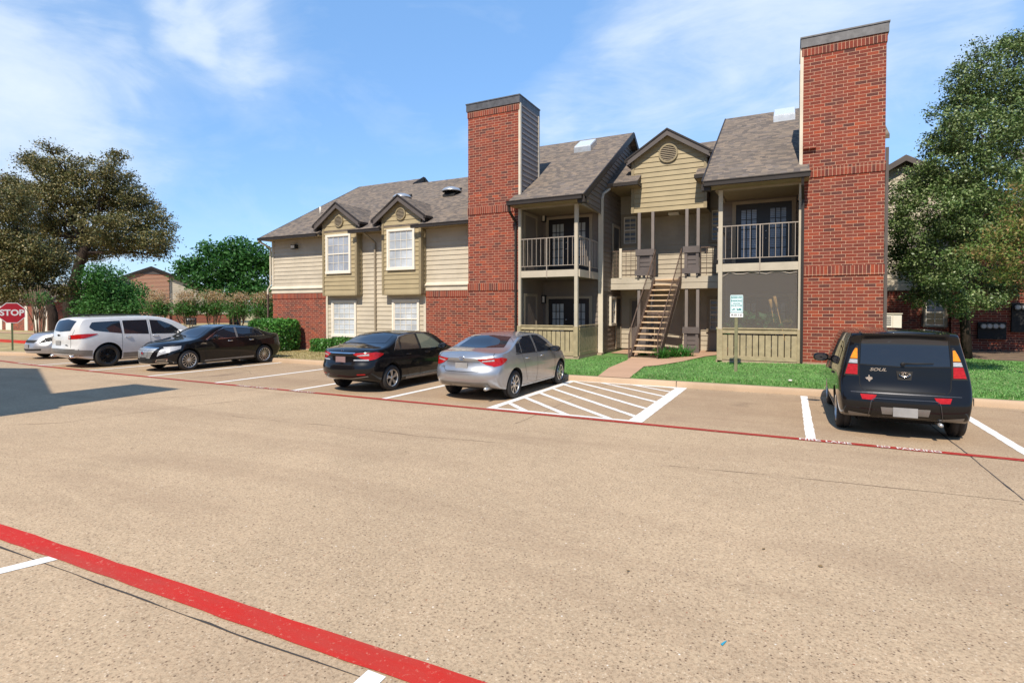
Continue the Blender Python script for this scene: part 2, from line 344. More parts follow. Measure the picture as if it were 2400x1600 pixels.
# ---- left block
EL, ZE, SL = 18.35, 5.50, .553
zl = lambda y: ZE+SL*(y-EL)
YW = 18.97
core = MB(); core.box(-23.02,-11.2,19.0,31.5,-.2,5.40)
core.prism([(-22.98,19.0,5.39),(-22.98,31.5,5.39),(-22.98,25.25,8.85)], (11.85,0,0))
core.box(-23.03,-22.99,18.98,31.4,.0,5.5)
part(core, 'wall', M['cream'])
w = MB(); bl = [(-23.02,-19.4),(-13.72,-11.12)]
for a, b in bl: w.box(a, b, YW-.03, 19.1, .12, 2.53)
part(w, 'brick_wall', M['brick'])
w = MB()
for a, b in bl: w.box(a-.0, b, YW-.05, 19.1, 2.53, 2.785)
part(w, 'soldier_course', M['soldier'])
w = MB()
for a, b in bl: w.box(a-.02, b, YW-.045, 19.1, -.3, .12)
w.box(-19.4,-13.72,YW-.01,19.1,-.3,.30); part(w, 'foundation', M['found'])
w = MB()
siding(w, (0,YW,0), (1,0,0), (0,-1,0), 3.15, 5.42, lambda z: (-23.02,-19.2))
siding(w, (0,YW,0), (1,0,0), (0,-1,0), 3.15, 5.42, lambda z: (-13.75,-11.12))
siding(w, (0,YW,0), (1,0,0), (0,-1,0), .28, 5.42, lambda z: (-19.4,-13.72))
part(w, 'siding_wall', M['cream'])
w = MB()
for a, b in ((-23.06,-19.26),(-13.69,-11.14)):
    w.box(a, b, YW-.07, YW+.02, 2.79, 2.985); w.prism([(a-.02,YW-.13,2.99),(a-.02,YW-.13,3.03),(a-.02,YW+.0,3.17),(a-.02,YW+.0,2.99)], (b-a+.02,0,0))
w.box(-23.06,-22.94,YW-.045,YW+.03,3.16,5.4); w.box(-19.42,-19.3,YW-.045,YW+.03,.3,2.66); w.box(-13.82,-13.7,YW-.045,YW+.03,.3,2.66)
w.box(-11.22,-11.12,YW-.04,YW+.03,3.16,5.4)
part(w, 'trim_board', M['cream2'])
# roofs: slabs given by the polygon of the top surface
def slab(mb, poly, th=.13): mb.prism([Vector(p) for p in poly], (0,0,-th))
rf = MB()
X0 = -23.2
slab(rf, [(X0,18.60,zl(18.60)),(-11.1,18.60,zl(18.60)),(-11.1,24.5,zl(24.5)),(-18.5,24.5,zl(24.5)),(-18.5,25.4,zl(25.4)),(X0,25.4,zl(25.4))])
slab(rf, [(X0,25.4,zl(25.4)),(-18.5,25.4,zl(25.4)),(-18.5,32.4,zl(18.4)),(X0,32.4,zl(18.4))])
slab(rf, [(-18.5,24.5,zl(24.5)),(-11.1,24.5,zl(24.5)),(-11.1,32.4,zl(16.6)),(-18.5,32.4,zl(16.6))])
gaps = [(X0,-19.33),(-17.14,-15.83),(-13.62,-11.1)]
for a, b in gaps: slab(rf, [(a,EL,ZE),(b,EL,ZE),(b,18.61,zl(18.61)),(a,18.61,zl(18.61))])
roofL = part(rf, 'roof', M['shingle'])
w = MB(); w.prism([(-18.5,24.3,zl(24.3)-.12),(-18.5,25.4,zl(25.4)-.12),(-18.5,26.6,zl(24.2)-.14)], (-.05,0,0))
w.bar((-18.48,24.45,zl(24.45)-.04),(-18.48,25.4,zl(25.4)-.02),.05,.2); w.bar((-18.48,25.4,zl(25.4)-.02),(-18.48,26.4,zl(24.4)-.02),.05,.2)
w.bar((X0-.02,EL,ZE-.09),(X0-.02,25.4,zl(25.4)-.09),.04,.18); part(w, 'rake_board', M['dark'], roofL)
g = MB()
for a, b in ((X0-.03,-19.33),(-17.4,-15.62),(-13.98,-11.12)): g.box(a,b,EL-.11,EL-.005,ZE-.15,ZE-.035); g.box(a,b,EL-.13,EL-.0,ZE-.045,ZE-.02)
part(g, 'gutter', M['dark'])
g = MB()
for a, b in ((X0,-19.26),(-17.2,-15.78),(-13.66,-11.12)): g.box(a,b,EL+.01,YW+.02,ZE-.13,ZE-.10)
part(g, 'soffit', M['soffit'])
def window(name, x0, x1, z0, z1, y, fr='white', pane='blind', cols=4, rows=4, fw=.10, parent=None, X=None, label=None, shade=None):
    """double-hung window: trim frame, sash bars, meeting rail; pane and muntins are sub-parts. X given: window lies in the plane X (facing +x), x0,x1 are y"""
    T = (lambda p: p) if X is None else (lambda p: (X-(p[1]-y), p[0], p[2]))
    def bx(mb, a,b,c,d,e,f):
        if X is None: mb.box(a,b,c,d,e,f)
        else: mb.box(X-(d-y), X-(c-y), a, b, e, f)
    fm = MB()
    bx(fm,x0,x1,y-.06,y+.03,z1-fw,z1); bx(fm,x0-.015,x1+.015,y-.075,y+.03,z0,z0+fw); bx(fm,x0,x0+fw,y-.06,y+.03,z0+fw,z1-fw); bx(fm,x1-fw,x1,y-.06,y+.03,z0+fw,z1-fw)
    f = part(fm, name, M[fr], parent, label=label)
    a, b, c, d = x0+fw, x1-fw, z0+fw, z1-fw; mid = (c+d)/2; s = .035
    sm = MB(); bx(sm,a,b,y-.035,y,mid-s/2-.008,mid+s/2+.008)
    for q in (a, b-s): bx(sm,q,q+s,y-.03,y,c,mid-.03); bx(sm,q,q+s,y-.03,y,mid+.03,d)
    bx(sm,a+s,b-s,y-.03,y,c,c+s); bx(sm,a+s,b-s,y-.03,y,d-s,d)
    iw = (b-a-2*s)/cols
    for i in range(1, cols): bx(sm,a+s+i*iw-.009,a+s+i*iw+.009,y-.022,y-.006,c+s,mid-.028); bx(sm,a+s+i*iw-.009,a+s+i*iw+.009,y-.022,y-.006,mid+.028,d-s)
    for k in range(rows):
        if k in (0, rows//2): continue
        zz = c+(d-c)*k/rows; bx(sm,a+s,b-s,y-.019,y-.004,zz-.008,zz+.008)
    part(sm, 'sash', M['white'], f)
    pm = MB(); bx(pm,a,b,y-.003,y+.028,c,d); part(pm, 'pane', M[pane], f)
    return f
def vent(c, r, nrm=(0,-1,0), n=7):
    v = MB(); v.disc(c, nrm, r, .065, 32, r*.82); rg = part(v, 'gable_vent', M['olive_d'])
    v = MB(); v.disc((c[0],c[1]-.026,c[2]), nrm, r*.83, .004, 32); part(v, 'dark_recess', M['void'], rg)
    v = MB()
    for k in range(n):
        z = -r*.78 + 1.56*r*(k+.5)/n; h = math.sqrt(max(0, (r*.82)**2-z*z))
        v.prism([(c[0]-h,c[1]-.032,c[2]+z+.42*r/n),(c[0]-h,c[1]-.060,c[2]+z-.20*r/n),(c[0]-h,c[1]-.058,c[2]+z-.42*r/n),(c[0]-h,c[1]-.031,c[2]+z+.20*r/n)], (2*h,0,0))
    part(v, 'louvre', M['sand'], rg)
def gable_roof(xc, half, ztip, slope, yf, yback, main_eave, main_slope, main_z0, th=.10):
    """little gable roof running back into a main roof plane z = main_z0 + main_slope*(y-main_eave)"""
    zr = ztip+slope*half; r = MB()
    yv = lambda z: main_eave+(z-main_z0)/main_slope
    for s in (-1, 1):
        tip = (xc+s*half, yf, ztip); rid = (xc, yf, zr); rb = (xc, yv(zr), zr); tb = (xc+s*half, max(yf+.05, yv(ztip)), ztip)
        slab(r, [rid, tip, tb, rb] if s > 0 else [rid, rb, tb, tip], th)
    o = part(r, 'dormer_roof', M['shingle'])
    f = MB(); d = .2
    for s in (-1, 1):
        f.prism([(xc,yf-.005,zr-.035),(xc+s*(half+.02),yf-.005,ztip-.05),(xc+s*(half+.02),yf-.005,ztip-.05-d),(xc,yf-.005,zr-.05-d)], (0,-.035,0))
    part(f, 'fascia', M['grey_f'], o)
    f = MB()
    for s in (-1, 1):
        f.prism([(xc,yf-.045,zr+.02),(xc+s*(half+.05),yf-.045,ztip+.01),(xc+s*(half+.05),yf-.045,ztip-.055),(xc,yf-.045,zr-.045)], (0,-.03,0))
        f.box(*sorted((xc+s*(half-.03), xc+s*(half+.10))), yf-.06, yf+.45, ztip-.12, ztip-.015)
        f.box(*sorted((xc+s*(half-.12), xc+s*(half+.0))), yf, yf+.5, ztip-.25, ztip-.12)
    part(f, 'eave_trim', M['dark'], o); return o, zr
# ---- two window bays of the left block
for (xa, xb, xc, wx0, wx1, wz0, wz1, vx, vz) in ((-19.25,-17.22,-18.24,-19.03,-17.53,3.62,5.40,-18.24,5.98),(-15.75,-13.72,-14.74,-15.47,-14.0,3.67,5.42,-14.74,6.04)):
    Y1 = 18.62; m = MB(); sl = .705; ap = 6.80
    top = lambda x: ap-.12-sl*abs(x-xc)
    hw = (xb-xa)/2; zs = top(xb)
    m.box(xa+.02, xb-.02, Y1+.03, 19.05, 2.66, zs); m.prism([(xa+.02,Y1+.03,zs),(xb-.02,Y1+.03,zs),(xc,Y1+.03,top(xc)-.05)], (0,1.2,0))
    bw = part(m, 'bay', M['olive'])
    m = MB()
    siding(m, (0,Y1,0), (1,0,0), (0,-1,0), 2.66, 6.62, lambda z: (xa, xb) if z < zs else ((xc-(top(xc)-z)/sl, xc+(top(xc)-z)/sl) if z < top(xc)-.02 else None))
    part(m, 'siding_wall', M['olive'], bw)
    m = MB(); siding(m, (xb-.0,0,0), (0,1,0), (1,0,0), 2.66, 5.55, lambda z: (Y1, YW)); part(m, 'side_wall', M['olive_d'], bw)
    m = MB()
    m.box(xa-.02,xa+.085,Y1-.045,Y1+.08,2.66,zs-.03); m.box(xb-.085,xb+.03,Y1-.045,Y1+.08,2.66,zs-.03); m.box(xa-.02,xb+.02,Y1-.03,YW,2.62,2.655); m.box(xb-.0,xb+.035,YW-.11,YW-.03,2.66,5.3)
    part(m, 'corner_board', M['olive_d'], bw)
    gable_roof(xc, 1.36, 5.86, .70, 18.42, 0, EL, SL, ZE)
    window('window', wx0, wx1, wz0, wz1, Y1-.025, 'white', 'blind' if xc < -16 else 'blind_b')
    vent((vx, Y1-.015, vz), .26)
window('window', -19.04, -17.54, .74, 2.41, YW-.03, 'white', 'blind_b', rows=6)
window('window', -15.48, -14.03, .76, 2.42, YW-.03, 'white', 'blind_b', rows=6)
# downspouts
def downspout(pts, m, name='downspout'):
    d = MB()
    for a, b in zip(pts, pts[1:]): d.bar(a, b, .075, .065, (0,1,0) if abs(a[2]-b[2]) > .3 else (0,0,1))
    return part(d, name, M[m])
downspout([(-16.62,18.42,5.33),(-16.42,18.90,4.95),(-16.42,18.90,.1)], 'sand')
downspout([(-23.25,18.33,5.34),(-23.12,18.90,5.05),(-23.12,18.90,3.25),(-23.2,18.80,3.0),(-23.2,18.80,2.75)], 'cream2'); downspout([(-23.2,18.80,2.75),(-23.2,18.80,0)], 'rust')
downspout([(-11.22,18.9,5.3),(-11.22,18.9,.1)], 'dark')
fl = MB(); p = onY(694, 579, YW); fl.box(p.x-.16,p.x+.16,YW-.20,YW-.02,p.z-.09,p.z+.10); fo = part(fl, 'flood_light', M['plastic'])
fl = MB(); fl.box(p.x-.13,p.x+.10,YW-.215,YW-.2,p.z-.07,p.z+.07); part(fl, 'lamp_glass', M['white'], fo)
# roof vents and pipes
for (x, y) in ((-17.12,21.75),(-14.28,21.85)):
    z = zl(y); v = MB(); v.prism([(x-.33,y-.33,z-.15),(x+.33,y-.33,z-.15),(x+.33,y+.33,z+.25),(x-.33,y+.33,z+.25)], (0,0,.09)); o = part(v, 'roof_vent', M['plastic'])
    v = MB(); v.lathe([(.0,.27),(.2,.26),(.36,.20),(.46,.10),(.47,.06),(.44,.05)], (x,y-.05,z+.05), 'z', 24); vo = part(v, 'vent_dome', M['steel'], o, True)
for (x, y) in ((-21.9,21.0),(-19.0,19.6),(-16.1,20.55)):
    v = MB(); v.tube([(x,y,zl(y)-.05),(x,y,zl(y)+.38)], .045, 10); part(v, 'vent_pipe', M['white'], roofL, True)

# ---- chimneys
def chimney(x0, x1, side, zs1, zs2):
    c = MB(); yf, yb = 18.07, 19.75
    c.box(x0,x1,yf,yb,.45 if x0 > 0 else .2,zs2); c.box(x0,x1,yf,yb,zs2+.27,zs1); c.box(x0,x1,yf,yb,zs1+.27,9.30)
    o = part(c, 'chimney', M['brick'])
    s = MB()
    for z0, z1 in ((zs2,zs2+.27),(zs1,zs1+.27),(9.30,9.58)): s.box(x0-.02,x1+.02,yf-.025,yb+.02,z0,z1)
    part(s, 'soldier_course', M['soldier'], o)
    s = MB(); s.box(x0-.01,x1+.01,yf-.02,yb,-.2,.45 if x0 > 0 else .2); part(s, 'foundation', M['found'], o)
    k = MB(); k.box(x0-.05,x1+.05,yf-.06,yb+.06,9.54,9.80); k.box(x0-.07,x1+.07,yf-.08,yb+.08,9.80,9.84); part(k, 'cap', M['cap'], o)
    xs = x1 if side > 0 else x0; N = (side,0,0); z0 = 5.95
    k = MB(); siding(k, (xs+side*.03,0,0), (0,1,0), N, z0, 9.55, lambda z: (yf+.04, yb-.02)); part(k, 'siding_panel', M['taupe'] if side < 0 else M['greypost'], o)
    k = MB()
    for ya, yb2 in ((yf-.012,yf+.10),(yb-.09,yb+.03)): k.box(*sorted((xs-side*.02, xs+side*.065)), ya, yb2, z0, 9.54)
    part(k, 'corner_board', M['cream2'], o); return o
chimney(-11.08,-8.90,1,5.62,2.72); chimney(.26,2.28,-1,5.80,2.97)
v = MB(); v.box(.30,.62,17.96,18.05,6.62,6.74); part(v, 'loose_brick', M['brick'])
# ---- the two patio wings (mirror images about XC); built for the left one, mirrored for the right
EP, ZP, SP = 17.5, 5.88, .60
zp = lambda y: ZP+SP*(y-EP); YR = 23.95
def wing(mx):
    X = (lambda x: x) if not mx else (lambda x: 2*XC-x)
    def bx(mb, a, b, *r): a, b = sorted((X(a), X(b))); mb.box(a, b, *r)
    s = -1 if mx else 1
    c = MB(); bx(c,-11.06,-8.9,19.76,30,-.1,6.0); bx(c,-11.06,-6.50,20.25,30,-.1,6.4); c.prism([(X(-11.06),20.25,6.39),(X(-11.06),28.0,6.39),(X(-11.06),YR,zp(YR)-.25)], (s*4.56,0,0)); bx(c,-9.1,-8.865,18.16,20.3,.3,5.75)
    part(c, 'wall', M['taupe'])
    # door wall and closet wall
    m = MB(); siding(m, (0,20.22,0), (1,0,0), (0,-1,0), .36, 3.1, lambda z: tuple(sorted((X(-8.9),X(-6.46))))); siding(m, (0,20.22,0), (1,0,0), (0,-1,0), 3.42, 5.72, lambda z: tuple(sorted((X(-8.9),X(-6.46)))))
    part(m, 'siding_wall', M['taupe'])
    # gable wall over the patio side, then the wing's side wall
    def yr(z):
        if z < 5.72: return (20.22, 22.95)
        a = EP+(z+.18-ZP)/SP; a = max(a, 18.1); b = 2*YR-a
        return (a, b) if b-a > .05 else None
    m = MB(); siding(m, (X(-6.47),0,0), (0,1,0), (s,0,0), .30, 9.55, yr); part(m, 'siding_wall', M['taupe'])
    m = MB(); bx(m,-6.60,-6.50,18.08,20.3,5.66,5.80); m.prism([(X(-6.50),18.1,5.75),(X(-6.50),20.3,5.75),(X(-6.50),20.3,zp(20.3)-.16),(X(-6.50),18.1,zp(18.1)-.16)], (-s*.08,0,0))
    bx(m,-8.9,-6.5,18.05,18.14,5.64,5.78); part(m, 'header_beam', M['sand'])
    m = MB(); bx(m,-8.9,-6.6,18.14,20.2,5.72,5.75); bx(m,-9.05,-6.2,EP+.02,18.06,5.70,5.73); part(m, 'porch_ceiling', M['soffit'])
    # roof
    r = MB(); xe = -6.2
    for pl in ([(-9.05,EP,ZP),(xe,EP,ZP),(xe,18.02,zp(18.02)),(-9.05,18.02,zp(18.02))], [(-8.82,18.02,zp(18.02)),(xe,18.02,zp(18.02)),(xe,19.76,zp(19.76)),(-8.82,19.76,zp(19.76))],
               [(-11.2,19.76,zp(19.76)),(xe,19.76,zp(19.76)),(xe,YR,zp(YR)),(-11.2,YR,zp(YR))], [(-11.2,YR,zp(YR)),(xe,YR,zp(YR)),(xe,30.5,zp(YR)-SP*6.55),(-11.2,30.5,zp(YR)-SP*6.55)]):
        pp = [(X(x),y,z) for x, y, z in pl]; slab(r, pp if not mx else pp[::-1])
    ro = part(r, 'roof', M['shingle'])
    r = MB(); xo = X(xe)+s*.02
    r.bar((xo,EP-.02,ZP-.09),(xo,YR,zp(YR)-.09),.04,.20); r.bar((xo,YR,zp(YR)-.09),(xo,30.5,zp(YR)-SP*6.55-.09),.04,.20)
    r.bar((xo-s*.05,EP+.1,ZP-.16),(xo-s*.05,YR,zp(YR)-.23),.04,.12); bx(r,-6.42,-6.16,EP-.02,EP+.22,5.60,5.80); part(r, 'rake_board', M['dark'], ro)
    r = MB(); bx(r,-9.07,-6.24,EP-.12,EP-.01,ZP-.17,ZP-.04); bx(r,-9.09,-6.22,EP-.14,EP,ZP-.05,ZP-.02); part(r, 'gutter', M['dark'])
    # floors, rim, posts
    m = MB(); bx(m,-8.9,-6.6,18.1,20.25,3.16,3.30); part(m, 'porch_floor', M['floor_shade']); m = MB(); bx(m,-8.9,-6.55,18.0,20.25,.12 if not mx else .3,.36 if not mx else .44); part(m, 'porch_floor', M['found'])
    m = MB(); bx(m,-8.80,-6.58,18.03,18.08,3.16,3.40); bx(m,-6.59,-6.54,18.08,20.2,3.14,3.40); bo = part(m, 'balcony', M['post'])
    m = MB(); bx(m,-8.9,-8.80,18.0,18.12,.35,5.66); bx(m,-6.72,-6.60,18.0,18.12,.35,5.66); part(m, 'porch_post', M['post'])
    m = MB(); zt, zb2 = 4.55, 3.56
    bx(m,-8.8,-6.72,18.035,18.065,zt-.012,zt+.015); bx(m,-8.8,-6.72,18.035,18.065,zb2-.010,zb2+.010)
    for i in range(12):
        x = -8.8+.16*0+ (2.08/12)*(i+.5); bx(m,x-.007,x+.007,18.043,18.057,zb2,zt)
    bx(m,-7.79,-7.76,18.01,18.04,3.14,zt+.01)
    bx(m,-6.585,-6.545,18.12,20.15,zt-.02,zt+.02); bx(m,-6.58,-6.55,18.12,20.15,zb2-.015,zb2+.015)
    for i in range(11): y = 18.15+i*.185+.08; bx(m,-6.576,-6.554,y-.007,y+.007,zb2,zt)
    bx(m,-6.57,-6.52,19.1,19.15,3.14,zt+.01); part(m, 'railing', M['iron'], bo)
    # ground-floor half fence
    m = MB(); zf = .38 if not mx else .46
    bx(m,-8.8,-6.74,17.98,18.08,1.40,1.44); bx(m,-8.8,-6.74,18.0,18.06,1.27,1.37); bx(m,-8.8,-6.74,18.0,18.06,zf,zf+.12)
    bx(m,-6.62,-6.56,18.14,20.15,1.27,1.37); bx(m,-6.64,-6.54,18.14,20.15,1.40,1.44); bx(m,-6.62,-6.56,18.14,20.15,zf,zf+.12)
    n = 12; wd = 2.08/n
    for i in range(n): x = -8.8+wd*i; bx(m,x+.012,x+wd-.014,18.012,18.04,zf+.08,1.22)
    for i in range(11): y = 18.15+.183*i; bx(m,-6.60,-6.575,y+.012,y+.170,zf+.08,1.29)
    bx(m,-8.93,-8.79,17.97,18.13,zf-.03,1.40); bx(m,-6.74,-6.58,17.97,18.13,zf-.03,1.40)
    part(m, 'patio_fence', M['fence'], label='weathered half-height board fence of the ground-floor patio')
    # french doors, two per wing
    for z0, z1 in ((.40,2.42),(3.42,5.56)):
        x0, x1 = -8.62, -6.92; m = MB(); y = 20.22
        bx(m,x0-.12,x0,y-.06,y+.02,z0,z1+.10); bx(m,x1,x1+.12,y-.06,y+.02,z0,z1+.10); bx(m,x0,x1,y-.06,y+.02,z1,z1+.10); f = part(m, 'french_door', M['sand'])
        m = MB(); bx(m,x0,x1,y-.035,y+.01,z0,z1); part(m, 'door_leaf', M['door'], f)
        for q, (a, b) in enumerate(((x0+.17,x0+.64),(x1-.64,x1-.17))):
            m = MB(); bx(m,a,b,y-.040,y-.033,z0+.3,z1-.20)
            part(m, 'pane', M['blindw'] if (mx and z0 > 3) else M['paneg'], f)
            m = MB()
            for i in (1,2): bx(m,a+(b-a)*i/3-.016,a+(b-a)*i/3+.016,y-.052,y-.041,z0+.3,z1-.2)
            for i in range(1,5): zz = z0+.3+(z1-z0-.5)*i/5; bx(m,a,b,y-.050,y-.0405,zz-.014,zz+.014)
            part(m, 'glazing_bar', M['door'], f)
        xm = (x0+x1)/2
        for zz in (z0+.95, z0+1.2): m = MB(); m.lathe([(0,-.07),(.022,-.065),(.028,-.045),(.014,-.03),(.014,0)], (X(xm-.09), y-.035, zz), 'y', 10); part(m, 'door_knob', M['steel'], f, True)
    # closet door on the wall beside the chimney
    for z0 in (.40, 3.42):
        m = MB(); bx(m,-8.87,-8.845,18.45,19.45,z0,z0+2.12); cd = part(m, 'closet_door', M['taupe'])
        m = MB(); bx(m,-8.87,-8.82,18.35,18.46,z0,z0+2.2); bx(m,-8.87,-8.82,19.44,19.55,z0,z0+2.2); bx(m,-8.87,-8.82,18.46,19.44,z0+2.1,z0+2.2); part(m, 'door_frame', M['sand'], cd)
        # porch lantern on the back wall
        lx = X(-8.78+.0) if not mx else X(-8.84); m = MB(); y = 20.15; zz = z0+2.02+(.2 if z0 > 3 else -.02); m.box(lx-.07,lx+.07,y-.02,y+.05,zz-.16,zz+.16)
        for q in (-.07,.05): m.box(lx+q,lx+q+.02,y-.13,y-.02,zz-.13,zz+.13)
        m.box(lx-.08,lx+.08,y-.14,y-.02,zz+.13,zz+.16); m.box(lx-.08,lx+.08,y-.14,y-.02,zz-.16,zz-.13); lo = part(m, 'porch_lantern', M['plastic'])
        m = MB(); m.box(lx-.045,lx+.045,y-.125,y-.03,zz-.12,zz+.12); part(m, 'lantern_glass', M['white'], lo)
    # white corner downspout at the front edge of the side wall
    if not mx:
        downspout([(-6.33,20.86,6.70),(-6.40,20.28,6.42),(-6.40,20.16,6.2),(-6.40,20.16,.35)], 'cream2')
        m = MB(); m.box(-6.55,-6.44,20.14,20.2,.35,5.7); part(m, 'corner_board', M['cream2'])
        m = MB(); m.box(-6.52,-6.35,19.95,20.25,.27,.34); part(m, 'splash_block', M['found'])
wing(False); wing(True)
downspout([(-9.0,17.44,5.72),(-9.0,17.5,5.5),(-9.0,17.99,5.2),(-9.0,17.99,.25)], 'dark')
downspout([(.28,17.44,5.72),(.28,17.5,5.5),(.30,17.98,5.2),(.30,17.98,.45)], 'dark')
downspout([(2.345,18.22,onY(2080,345,18.2).z),(2.345,18.22,.3)], 'grey_f')
m = MB(); m.box(2.0,2.44,19.76,28,-.1,6.8); part(m, 'end_wall', M['brick'])
# ---- the breezeway between the wings
YB = 22.9; xl, xr_ = -6.46, -2.14
m = MB(); m.box(-6.5,-2.1,YB+.03,30,-.1,7.2); m.prism([(-6.5,YB+.03,7.19),(-6.5,27,7.19),(-6.5,24.55,8.7)], (4.4,0,0)); part(m, 'wall', M['taupe'])
m = MB(); siding(m, (0,YB,0), (1,0,0), (0,-1,0), .36, 2.98, lambda z: (xl, xr_)); siding(m, (0,YB,0), (1,0,0), (0,-1,0), 3.27, 6.95, lambda z: (xl, xr_)); part(m, 'siding_wall', M['cream_shade'])  # cream wall given a darker colour here, shade of the recess included
m = MB(); m.box(xl,-2.36,21.52,YB,3.10,3.24); part(m, 'landing_floor', M['floor_shade'])
m = MB(); m.box(xl-.02,-2.38,21.46,21.52,3.03,3.25); m.box(xl-.02,-2.40,21.46,21.52,2.79,3.015); m.box(xl,-2.36,21.52,YB-.02,2.80,3.09); part(m, 'landing_rim', M['post'])
EB, ZB, SB = 20.95, 6.93, .60
zb = lambda y: ZB+SB*(y-EB)
r = MB()
for a, b in ((-6.45,-5.26),(-3.14,-2.18)): slab(r, [(a,EB,ZB),(b,EB,ZB),(b,21.56,zb(21.56)),(a,21.56,zb(21.56))])
slab(r, [(-6.45,21.56,zb(21.56)),(-2.0,21.56,zb(21.56)),(-2.0,24.55,zb(24.55)),(-6.45,24.55,zb(24.55))])
slab(r, [(-6.45,24.55,zb(24.55)),(-2.0,24.55,zb(24.55)),(-2.0,29,zb(20.1)),(-6.45,29,zb(20.1))]); part(r, 'roof', M['shingle'])
g = MB()
for a, b in ((-6.2,-5.24),(-3.16,-2.3)): g.box(a,b,EB-.11,EB-.01,ZB-.16,ZB-.03)
g.box(-5.27,-5.23,EB-.1,21.5,ZB-.15,ZB-.02); g.box(-3.17,-3.13,EB-.1,21.5,ZB-.15,ZB-.02); part(g, 'gutter', M['dark'])
g = MB()
for a, b in ((-6.45,-5.28),(-3.12,-2.2)): g.box(a,b,EB+.0,22.9,ZB-.17,ZB-.14)
part(g, 'soffit', M['soffit'])
# dormer box over the stair
YD = 21.55; xa, xb, xc = -5.62, -2.83, -4.23
apx = 8.74; sd = .645; top = lambda x: apx-sd*abs(x-xc)
m = MB(); zs = top(xb); m.box(xa+.02,xb-.02,YD+.03,22.95,5.84,zs); m.prism([(xa+.02,YD+.03,zs),(xb-.02,YD+.03,zs),(xc,YD+.03,apx-.03)], (0,2.2,0)); d0 = part(m, 'dormer', M['taupe'])
m = MB(); siding(m, (0,YD,0), (1,0,0), (0,-1,0), 5.80, 8.70, lambda z: (xa, xb) if z < zs else ((xc-(apx-z)/sd, xc+(apx-z)/sd) if z < apx-.03 else None)); part(m, 'siding_wall', M['olive'], d0)
m = MB()
for a, b in ((xa-.03,xa+.08),(xb-.09,xb+.03)): m.box(a,b,YD-.05,YD+.06,5.79,zs-.02)
part(m, 'corner_board', M['olive_d'], d0)
m = MB(); m.box(xa,xb,YD,YB,5.80,5.84); part(m, 'soffit', M['soffit'], d0)
gable_roof(xc, 1.54, 7.87, .645, YD-.22, 0, EB, SB, ZB, .12)
vent((-4.22, YD-.02, 7.98), .36, n=8)
m = MB(); lp = onY(1580, 500.5, 22.2); m.box(lp.x-.2,lp.x+.2,22.05,22.35,5.72,5.80); fo = part(m, 'ceiling_light', M['white'])
# posts and slatted panels
for xs in ((-5.38,-5.27),(-4.85,-4.74),(-3.57,-3.46),(-3.16,-3.05)):
    m = MB(); m.box(xs[0],xs[1],21.50,21.6,3.24,5.80); m.box(xs[0],xs[1],21.50,21.6,.34,2.80); part(m, 'landing_post', M['greypost'])
for (a, b, z0, skew) in ((-5.43,-4.74,3.30,0),(-3.63,-3.02,3.33,.05),(-3.63,-3.02,.30,0),(-5.43,-4.74,.30,0)):
    m = MB(); y = 21.38
    m.box(a,b,y-.03,y,z0+.80,z0+1.04); m.box(a-.03,b,y-.03,y,z0+.02,z0+.22)
    m.box(a+.05,a+.16,y,y+.04,z0+.0,z0+.9); m.box(b-.14,b-.04,y,y+.04,z0+.0,z0+.9)
    for i in range(4): m.prism([(a+.07,y+.045,z0+.22+i*.16),(b-.05,y+.045,z0+.22+i*.16+skew*(i==3)),(b-.05,y+.045,z0+.355+i*.16+skew*(i==3)),(a+.07,y+.045,z0+.355+i*.16)], (0,.02,0))
    m.box(a+.06,b-.05,y+.066,y+.075,z0+.1,z0+.9); m.box(a+.06,a+.14,y+.0,y+.06,z0-.06,z0+.02); m.box(b-.14,b-.06,y+.0,y+.06,z0-.06,z0+.02)
    part(m, 'slatted_panel', M['greyp'])
# wire-grid railings of the landing
for a, b, posts in ((-6.42,-5.45,(-5.95,)),(-3.0,-2.38,())):
    m = MB(); m.box(a,b,21.47,21.50,4.30,4.335); m.box(a,b,21.475,21.495,3.345,3.37); n = int((b-a)/.165)
    for i in range(n+1): x = a+i*(b-a)/n; m.box(x-.009,x+.009,21.478,21.492,3.3,4.31)
    for i in range(1,6): z = 3.36+i*.16; m.box(a,b,21.480,21.490,z-.008,z+.008)
    part(m, 'landing_railing', M['rust'])
m = MB(); m.box(-6.10,-6.0,21.44,21.5,3.24,4.42); part(m, 'newel_post', M['cream2'])
# back wall windows, side wall door and window, ground-floor door
window('window', -6.42, -5.67, 4.66, 6.0, YB-.01, 'sand', 'blind_d', 2, 4, .11)
window('window', -2.90, -2.15, 4.62, 6.0, YB-.01, 'sand', 'blind_d', 2, 4, .11)
window('window', -2.95, -2.25, 1.1, 2.5, YB-.01, 'sand', 'blind_d', 2, 4, .11)
def side_door(y0, y1, z0, z1, nm='entry_door'):
    m = MB(); X = -6.43
    m.box(X-.02,X+.03,y0-.11,y0,z0,z1+.11); m.box(X-.02,X+.03,y1,y1+.11,z0,z1+.11); m.box(X-.02,X+.03,y0,y1,z1,z1+.11); f = part(m, nm, M['sand'])
    m = MB(); m.box(X-.02,X+.008,y0,y1,z0,z1); part(m, 'door_leaf', M['door'], f)
side_door(21.72, 22.5, 3.26, 5.35); side_door(22.18, 22.8, .38, 2.45)
window('window', 21.25, 21.98, 1.35, 2.52, 0, 'cream2', 'glass', 2, 4, .09, X=-6.42)
m = MB(); m.box(-6.05,-5.35,YB-.06,YB,.38,2.45); f = part(m, 'entry_door', M['sand']); m = MB(); m.box(-5.95,-5.45,YB-.07,YB-.055,.4,2.36); part(m, 'door_leaf', M['greyp'], f)
